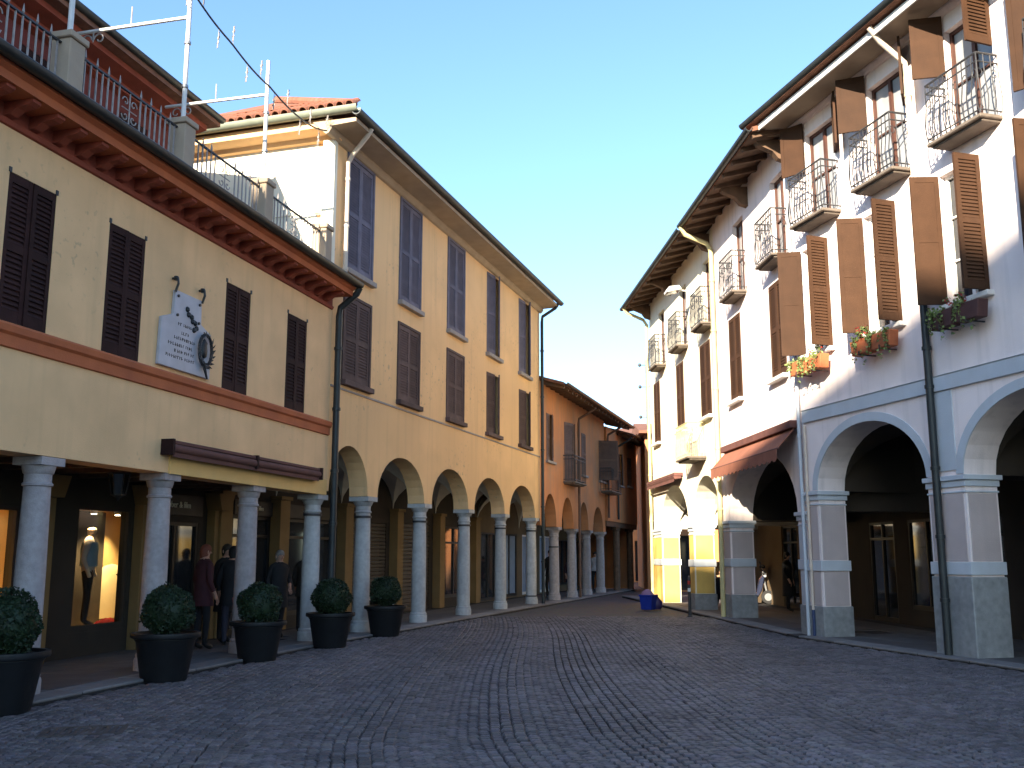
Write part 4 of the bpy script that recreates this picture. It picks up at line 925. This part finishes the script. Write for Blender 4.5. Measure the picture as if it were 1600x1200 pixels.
lantern(FA, -4.80, 1.1, 2.96, 'black hexagonal lantern hanging in the arcade before the lit display', .02)
lantern(FR2, 12.0, 1.9, 3.96, 'black lantern hanging under the vault behind the scalloped awning', .3)

# ---- mannequin in the display, red cloths, pedestal
def rings(b, cx, cy, rows, n=14):
    b.add([(cx + ox + rx * math.cos(2 * math.pi * j / n), cy + oy + ry * math.sin(2 * math.pi * j / n), z) for (z, rx, ry, ox, oy) in rows for j in range(n)],
          [(i * n + j, i * n + (j + 1) % n, (i + 1) * n + (j + 1) % n, (i + 1) * n + j) for i in range(len(rows) - 1) for j in range(n)] + [tuple(range(n))[::-1], tuple(range((len(rows) - 1) * n, len(rows) * n))])
def figure_mesh(pose, mats, height=1.70):
    """one continuous skinned body; faces coloured by height and limb"""
    k = height / 1.70; sw = pose.get('stride', .10); le = pose.get('le', ((-.24, .03, 1.14), (-.22, -.10, .90))); re = pose.get('re', ((.24, .03, 1.14), (.22, -.10, .90)))
    hx, hy = pose.get('head', (0, -.02))
    V = [(0, 0, .96), (0, .01, 1.12), (0, .01, 1.30), (0, .0, 1.44), (hx * .4, hy * .4, 1.52), (hx, hy - .005, 1.60), (hx, hy, 1.665),
         (-.17, .0, 1.40), le[0], le[1], (le[1][0], le[1][1] - .03, le[1][2] - .08),
         (.17, .0, 1.40), re[0], re[1], (re[1][0], re[1][1] - .03, re[1][2] - .08),
         (-.09, 0, .90), (-.10, -sw * .55, .50), (-.10, -sw * .2, .09), (-.10, -sw * .2 - .15, .035),
         (.09, 0, .90), (.10, sw * .3, .50), (.10, sw, .09), (.10, sw - .15, .035)]
    E_ = [(0, 1), (1, 2), (2, 3), (3, 4), (4, 5), (5, 6), (3, 7), (7, 8), (8, 9), (9, 10), (3, 11), (11, 12), (12, 13), (13, 14), (0, 15), (15, 16), (16, 17), (17, 18), (0, 19), (19, 20), (20, 21), (21, 22)]
    rad = [(.15, .12), (.14, .11), (.155, .115), (.10, .085), (.052, .055), (.078, .095), (.072, .085), (.065, .065), (.05, .05), (.035, .03), (.038, .02), (.065, .065), (.05, .05), (.035, .03), (.038, .02),
           (.092, .095), (.062, .066), (.042, .045), (.045, .03), (.092, .095), (.062, .066), (.042, .045), (.045, .03)]
    me = bpy.data.meshes.new('body'); me.from_pydata([tuple(c * k for c in v) for v in V], E_, []); o = bpy.data.objects.new('tmp', me); COL.objects.link(o)
    o.modifiers.new('skin', 'SKIN'); sv = me.skin_vertices[0].data
    for i, r in enumerate(rad): sv[i].radius = (r[0] * k, r[1] * k)
    sv[0].use_root = True; md = o.modifiers.new('sub', 'SUBSURF'); md.levels = 2; md.render_levels = 2
    dg = bpy.context.evaluated_depsgraph_get(); dg.update(); out = bpy.data.meshes.new_from_object(o.evaluated_get(dg)); bpy.data.objects.remove(o)
    out.materials.clear()
    for m in mats: out.materials.append(m)      # skin, coat, trousers, shoes
    for p in out.polygons:
        c = p.center / k; p.use_smooth = True
        hand = min((c - Vector(le[1])).length, (c - Vector(re[1])).length, (c - Vector(V[10])).length, (c - Vector(V[14])).length) < .075
        p.material_index = 0 if (c.z > 1.495 or hand) else (3 if c.z < .09 else (1 if (c.z > .93 or abs(c.x) > .17) else 2))
    return out
def person(fr, s, d, label, pose, cols, hairc, face=0.0, height=1.70, coat_len=.80, z=.05, hairlen=0):
    t = thing('person', label, 'person', fr.w(s, d, z), fr.rz + face)
    nm = 'cloth_%d' % len(MATS); ms = [SKIN, mat(nm, cols[0], .85, .2, 6, .3, 60), mat(nm + 't', cols[1], .85, .2, 6, .3, 60), mat(nm + 's', (.02, .018, .016), .5)]
    obj('body', figure_mesh(pose, ms, height), t); k = height / 1.70; hx, hy = pose.get('head', (0, -.02))
    b = MB(); rings(b, 0, 0, [(z_ * k, a * k, c * k, 0, 0) for z_, a, c in ((coat_len, .205, .17), (coat_len + .12, .195, .16), (1.05, .175, .14), (1.2, .18, .145), (1.36, .20, .14), (1.42, .17, .12), (1.46, .09, .085))]); b.build('coat', ms[1], t, smooth=True)
    b = MB(); rings(b, hx * k, hy * k, [(z_ * k, a * k, c * k, 0, oy * k) for z_, a, c, oy in ((1.52 - hairlen, .06, .05, .045), (1.58, .085, .075, .035), (1.64, .092, .098, .016), (1.69, .083, .092, .008), (1.73, .05, .055, .005), (1.745, .01, .01, .005))]); b.build('hair', mat('hair_' + nm, hairc, .7, .2, 20), t, smooth=True)
    b = MB(); b.add([((hx) * k, (hy - .085) * k, 1.625 * k), ((hx - .016) * k, (hy - .086) * k, 1.585 * k), ((hx + .016) * k, (hy - .086) * k, 1.585 * k), (hx * k, (hy - .115) * k, 1.588 * k)], [(0, 1, 3), (0, 3, 2), (1, 2, 3)])
    for sg in (-1, 1): b.lathe((hx + sg * .082) * k, (hy + .012) * k, [(.006, 1.575 * k), (.014, 1.60 * k), (.012, 1.63 * k), (.004, 1.64 * k)], 6)
    b.build('nose_and_ears', SKIN, t, smooth=True)
    b = MB()
    for sg in (-1, 1): b.lathe((hx + sg * .03) * k, (hy - .085) * k, [(.003, 1.617 * k), (.010, 1.623 * k), (.003, 1.629 * k)], 6)
    b.box((hx - .02) * k, (hx + .02) * k, (hy - .092) * k, (hy - .083) * k, 1.558 * k, 1.564 * k); b.build('eyes_and_mouth', DARKW, t)
    for key, sg in (('le', -1), ('re', 1)):
        b = MB()
        wx, wy, wz = pose.get(key, ((sg * .24, .03, 1.14), (sg * .22, -.10, .90)))[1]
        for i in range(4): b.tube([((wx + (i - 1.5) * .018) * k, (wy - .03) * k, (wz - .07) * k), ((wx + (i - 1.5) * .02) * k, (wy - .05) * k, (wz - .12 - (.01 if i in (1, 2) else 0)) * k), ((wx + (i - 1.5) * .019) * k, (wy - .04) * k, (wz - .155 - (.012 if i in (1, 2) else 0)) * k)], .0085 * k, 6, .006 * k)
        b.tube([((wx - sg * .025) * k, (wy - .02) * k, (wz - .03) * k), ((wx - sg * .05) * k, (wy - .05) * k, (wz - .07) * k), ((wx - sg * .045) * k, (wy - .06) * k, (wz - .10) * k)], .0095 * k, 6, .007 * k)
        b.build('fingers', SKIN, t, smooth=True)
    return t
dk = (.012, .012, .014)
person(FA, -2.35, 1.10, 'red-haired person in a dark wine jacket standing in the dark arcade', dict(stride=.05, head=(.02, -.03)), ((.05, .012, .016), dk), (.16, .045, .025), R(60), 1.70, .72, hairlen=.06)
person(FA, -1.50, 1.05, 'person in black coat holding a bag, seen beside the ochre pilaster', dict(stride=.12, le=((-.25, .05, 1.15), (-.18, -.14, 1.0))), (dk, (.03, .03, .045)), (.012, .01, .009), R(120), 1.68, .70)
person(FA, -1.05, 1.45, 'person with pale scarf in a long black coat behind the third column', dict(stride=.08), (dk, dk), (.03, .022, .015), R(-20), 1.72, .55)
person(FA, .15, 1.00, 'grey-haired person in black coat and white collar right of the third column', dict(stride=.1, re=((.25, .02, 1.14), (.14, -.20, 1.02))), (dk, dk), (.22, .20, .18), R(-35), 1.62, .60)
person(FB, 1.2, 1.05, 'person in dark jacket half hidden by the corner column', dict(stride=.06), ((.03, .025, .02), dk), (.05, .03, .02), R(100), 1.66, .75)
person(FC, 4.0, .75, 'person in black suit walking under the orange house arcade', dict(stride=.22), (dk, dk), (.02, .015, .012), R(-100), 1.72, .78)
person(FC, 6.2, .55, 'small person in dark red coat between the orange house columns', dict(stride=.2), ((.03, .012, .02), (.02, .02, .025)), (.02, .015, .012), R(-60), 1.50, .62)
person(FC, 10.9, .6, 'person in white shirt and dark trousers by the timber posts', dict(stride=.15), ((.5, .48, .5), dk), (.03, .02, .015), R(-90), 1.68, .9)
person(FR2, 6.9, 2.3, 'person in a bulky black coat inside the white arcade below the awning', dict(stride=.05), (dk, dk), (.02, .016, .014), R(150), 1.62, .45)
# bag held by second person, scarf
t = thing('shopping_bag', 'small dark pink bag hanging from the hand of the black-coated person', 'bag', FA.w(-1.52, .86, .62), FA.rz + R(120))
q = MB(); q.exy([(-.12, 0), (.12, 0), (.15, .26), (-.15, .26)], -.05, .05); q.build('bag_body', mat('bag_pink', (.28, .10, .10), .7), t, bevel=.01)
q = MB(); q.tube([(-.08, 0, .255), (-.06, 0, .38), (0, 0, .42), (.06, 0, .38), (.08, 0, .255)], .008, 6); q.build('handle', DARKW, t)
# mannequin
MANN = mat('mannequin_skin', (.55, .40, .28), .5, .05, 5)
t = thing('mannequin', 'pale mannequin in a grey blue top and dark trousers in the lit display', 'mannequin', FA.w(-3.02, 2.86, .44), FA.rz + R(25))
obj('body', figure_mesh(dict(stride=.06, le=((-.25, .04, 1.14), (-.26, -.06, .90)), re=((.25, .04, 1.14), (.27, -.04, .9))), [MANN, mat('cloth_dove', (.42, .36, .32), .9, .1), mat('cloth_black', (.02, .02, .022), .9), DARKW], 1.66), t)
b = MB(); rings(b, 0, 0, [(.98, .17, .14, 0, 0), (1.1, .165, .135, 0, 0), (1.26, .18, .14, 0, 0), (1.38, .175, .12, 0, 0)]); b.build('top', mat('cloth_blue_grey', (.20, .27, .34), .9, .1), t, smooth=True)
b = MB(); b.lathe(0, 0, [(.2, 0), (.2, .012), (.02, .015)], 20); b.build('stand', STEEL, t)
t = thing('folded_cloth', 'heap of red cloth on the lit display floor', 'cloth', FA.w(-2.62, 2.72, .40), FA.rz)
b = MB(); n = 12
for i in range(n + 1):
    for j in range(n + 1):
        x, y = (i / n - .5) * .7, (j / n - .5) * .3; b.v.append((x, y, max(0, .13 * (1 - (x / .36) ** 2) * (1 - (y / .16) ** 2)) + .02 * math.sin(x * 40 + y * 30) * (abs(x) < .3) + .025))
b.f += [(i * (n + 1) + j, (i + 1) * (n + 1) + j, (i + 1) * (n + 1) + j + 1, i * (n + 1) + j + 1) for i in range(n) for j in range(n)]; b.m += [0] * (n * n)
b.build('cloth', mat('cloth_red', (.45, .02, .02), .8, .2, 8), t, smooth=True)
t = thing('white_pedestal', 'slim white pedestal with a small bowl in the lit display', 'pedestal', FA.w(-1.85, 3.0, .40), FA.rz)
b = MB(); b.lathe(0, 0, [(.07, 0), (.06, .04), (.05, .70), (.08, .74), (.08, .76)], 16); b.build('stem', WHITE, t, smooth=True)
b = MB(); b.lathe(0, 0, [(.03, .76), (.05, .78), (.13, .86), (.14, .88), (.12, .87), (.02, .80)], 16); b.build('bowl', BRONZE, t, smooth=True)

# ---- shop signs
def sign(fr, s0, s1, z0, z1, d, text, label, board=DARKP, letter=None, size=.16):
    t = child_of_frame('shop_sign', label, 'sign', fr)
    q = MB(); q.box(s0, s1, d - .05, d - .003, z0, z1); q.build('board', board, t, bevel=.006)
    cu = bpy.data.curves.new('t', 'FONT'); cu.body = text; cu.size = size; cu.extrude = .006; cu.align_x = 'CENTER'; cu.align_y = 'CENTER'
    o = bpy.data.objects.new('t', cu); COL.objects.link(o); dg = bpy.context.evaluated_depsgraph_get(); dg.update(); me = bpy.data.meshes.new_from_object(o.evaluated_get(dg)); bpy.data.objects.remove(o)
    me.materials.clear(); me.materials.append(letter or LETT); obj('lettering', me, t, ((s0 + s1) / 2, d - .058, (z0 + z1) / 2), rot=(R(90), 0, 0))
LETT = mat('letter_cream', (.72, .70, .56), .6, .05)
sign(FA, -2.2, -.6, 2.32, 2.70, 2.3, 'uber & film', 'dark shop sign with cream lettering over the glass door of the cream house')
sign(FB, .4, 1.9, 2.42, 2.72, 2.3, 'uber & film', 'dark shop sign with cream lettering beside the corner column', size=.14)
sign(FB, 2.5, 4.7, 2.42, 2.72, 2.3, 'uber & film', 'long dark shop sign behind the first arch of the buff house', size=.14)

# ---- terrace poles, arms and the star garland
def pole(s, z0, z1, arm, label):
    t = child_of_frame('terrace_pole', label, 'pole', FA, 'white poles on the terrace posts')
    q = MB(); q.tube([(s, .0, z0), (s, .0, z1)], .034, 10); q.lathe(s, 0, [(.07, z0), (.07, z0 + .02), (.04, z0 + .03)], 10); q.build('shaft', LAMPW, t, smooth=True)
    if arm:
        q = MB(); q.tube([(s, .03, arm), (s, 2.0, arm)], .028, 8); q.build('arm', LAMPW, t, smooth=True)
        q = MB()
        for yy, sg in ((1.55, 1), (1.78, -1)): q.tube([(s, yy + (.10 - .007 * k) * math.cos(k * .6) * sg, arm - .14 + (.10 - .007 * k) * math.sin(k * .6)) for k in range(11)], .012, 5)
        q.tube([(s, 1.0, arm), (s, 1.0, arm + .32)], .012, 6); q.tube([(s, .99, arm + .002), (s, 1.67, arm + .002)], .014, 6); q.tube([(s, 1.66, arm), (s, 1.66, arm - .18)], .012, 6); q.build('scrolls', IRONW, t)
    for z in (z0 + .55, z0 + 1.25):
        q = MB(); q.lathe(s, 0, [(.035, z - .03), (.05, z - .02), (.05, z + .02), (.035, z + .03)], 10); q.build('collar', STEEL, t)
pole(-5.4, 7.93, 10.9, 9.60, 'tall white pole with long arm on the middle terrace post')
pole(-2.95, 7.93, 10.15, 9.52, 'white pole with long arm on the terrace post nearer the buff house')
pole(-7.9, 7.93, 10.9, None, 'plain white pole on the terrace post above the cream house windows')
t = child_of_frame('star_garland', 'dark cable hung with wire stars from the terrace poles to the buff house eaves', 'garland', FA)
pts = [(-7.9, -.04, 10.75), (-6.6, -.05, 10.42), (-5.4, -.045, 10.0), (-4.2, -.04, 9.78), (-2.95, -.045, 9.66), (-1.6, -.05, 9.62), (-.62, -.05, 9.86)]
cat = []
for (a, b_) in zip(pts, pts[1:]):
    for k in range(8): f = k / 8; cat.append((a[0] + (b_[0] - a[0]) * f, a[1], a[2] + (b_[2] - a[2]) * f - .04 * math.sin(math.pi * f)))
cat.append(pts[-1]); q = MB(); q.tube(cat, .016, 6); q.build('cable', IRON, t, smooth=True)
st = MB()
for k in range(4):
    a = math.pi * k / 4; st.tube([(.13 * math.cos(a), 0, .13 * math.sin(a)), (-.13 * math.cos(a), 0, -.13 * math.sin(a))], .007, 4)
st.tube([(0, 0, 0), (0, 0, .2)], .004, 4); stm = st.mesh('star', IRONW)
for i, p in enumerate(cat[::3]): obj('star', stm, t, (p[0], p[1], p[2] + (-.2 if i % 2 else .2)), rot=(0, R(180) if not i % 2 else 0, R(40)))

# ---- TV aerials at the far corner
t = child_of_frame('wire_bracket', 'thin dark bracket with insulators at the far corner of the ivory house', 'bracket', FR2)
q = MB(); q.tube([(-.25, -.12, 8.6), (-.25, -.12, 6.2)], .025, 6); q.build('rod', STEEL, t)
for z in (8.4, 7.6, 6.5):
    q = MB(); q.tube([(-.25, -.12, z), (-.25, -.34, z)], .012, 5); q.lathe(-.25, -.34, [(.03, z - .06), (.06, z - .02), (.06, z + .02), (.03, z + .06)], 8); q.build('insulator', IRON, t)
q = MB(); q.tube([(-.25, -.02, 8.2), (-.25, -.13, 8.2)], .02, 5); q.tube([(-.25, -.02, 6.6), (-.25, -.13, 6.6)], .02, 5); q.build('mount', STEEL, t)

# ---- floodlight under the eaves
t = child_of_frame('floodlight', 'white floodlight on a bracket under the dark eaves', 'lamp', FR2)
q = MB(); q.tube([(6.6, -.0, 9.30), (6.6, -.5, 9.34)], .025, 8); q.build('arm', LAMPW, t)
q = MB(); q.ex([(-.42, 9.32), (-.85, 9.22), (-.88, 9.28), (-.80, 9.40), (-.50, 9.44)], 6.38, 6.82); q.build('housing', LAMPW, t, bevel=.02)
q = MB(); q.ex([(-.46, 9.312), (-.83, 9.222), (-.83, 9.215), (-.46, 9.305)], 6.42, 6.78); q.build('lens', GLASS, t)
q = MB(); q.lathe(6.6, -.02, [(.02, 9.18), (.10, 9.2), (.10, 9.4), (.02, 9.42)], 12); q.build('junction_box', LAMPW, t)

# ---- blue bin, bollards, scooters
t = thing('blue_bin', 'bright blue plastic crate bin with bags by the far yellow pier', 'bin', (4.10, 30.4, -.0), R(12))
q = MB(); q.lathe(0, 0, [(.23, 0), (.24, .01), (.29, .40), (.32, .41), (.32, .44), (.27, .44), (.25, .05)], 4); q.build('tub', BLUEP, t, bevel=.01)
q = MB(); q.lathe(-.02, .02, [(.02, .12), (.2, .3), (.2, .46), (.14, .54), (.05, .6)], 9); q.build('bag', mat('bag_lilac', (.20, .13, .26), .6), t, smooth=True)
q = MB(); q.lathe(.30, .1, [(.12, 0), (.18, .08), (.17, .24), (.09, .32), (.03, .40)], 9); q.build('refuse_bag', mat('bag_navy', (.03, .02, .08), .5), t, smooth=True)
def bollard(x, y, label, h=1.05):
    t = thing('bollard', label, 'bollard', (x, y, 0), 0, 'striped posts by the yellow pier')
    q = MB(); q.lathe(0, 0, [(.07, 0), (.07, .03), (.04, .05), (.038, h - .05), (.03, h - .01), (.01, h)], 12); q.build('post', IRON, t, smooth=True)
    for z, m in ((h * .62, WHITE), (h * .80, mat('paint_red', (.4, .03, .02), .5))):
        q = MB(); q.lathe(0, 0, [(.039, z), (.043, z + .005), (.043, z + .09), (.039, z + .095)], 12); q.build('stripe', m, t)
bollard(4.72, 26.9, 'slim black post with red and white stripes before the yellow pier'); bollard(4.9, 27.9, 'slim black striped post tucked against the edge of the arcade kerb')
TYRE = mat('rubber', (.02, .02, .02), .8); SCB = mat('scooter_paint', (.02, .025, .05), .25, .05); SEATM = mat('seat_black', (.015, .015, .015), .6)
def scooter(fr, s, d, rz, label):
    t = thing('scooter', label, 'scooter', fr.w(s, d, .05), fr.rz + rz)
    for x in (-.62, .62):
        q = MB(); q.tube([(x, -.05, .22), (x, .05, .22)], .215, 18); wh = q.build('wheel', TYRE, t, smooth=True)
        q = MB(); q.tube([(x, -.056, .22), (x, .056, .22)], .12, 14); q.build('rim', STEEL, wh, smooth=True)
    q = MB(); q.exy([(-.95, .50), (-.9, .38), (-.75, .46), (-.50, .44), (-.38, .22), (.28, .20), (.42, .42), (.52, .86), (.46, .92), (.36, .78), (.24, .34), (-.22, .34), (-.28, .62), (-.80, .68), (-.98, .62)], -.16, .16); q.build('body', SCB, t, bevel=.03)
    q = MB(); q.exy([(-.90, .69), (-.30, .64), (-.20, .70), (-.30, .76), (-.86, .80)], -.14, .14); q.build('seat', SEATM, t, bevel=.03)
    q = MB(); q.tube([(.44, -.30, 1.02), (.48, -.1, .98), (.48, .1, .98), (.44, .30, 1.02)], .018, 8); q.tube([(.48, 0, .86), (.48, 0, .99)], .03, 8); q.build('handlebar', IRON, t)
    q = MB(); q.tube([(.62, 0, .22), (.48, 0, .90)], .035, 8); q.build('fork', STEEL, t)
    q = MB(); q.tube([(.50, 0, .92), (.58, 0, .92)], .075, 14); q.build('headlight', LAMPW, t)
    for sg in (-1, 1):
        q = MB(); q.tube([(.46, sg * .22, 1.0), (.46, sg * .28, 1.16)], .008, 5); q.lathe(.46, sg * .28, [(.01, 1.13), (.06, 1.16), (.06, 1.22), (.01, 1.25)], 10); q.build('mirror', IRON, t)
    q = MB(); q.exy([(.52, .95), (.54, .95), (.40, 1.36), (.385, 1.36)], -.17, .17); q.build('windscreen', GLASS, t)
scooter(FR2, 2.2, 2.6, R(80), 'dark scooter parked against the sunlit wall inside the arcade')
scooter(FR2, 3.6, 1.5, R(-60), 'dark scooter parked behind the yellow-piered arch')
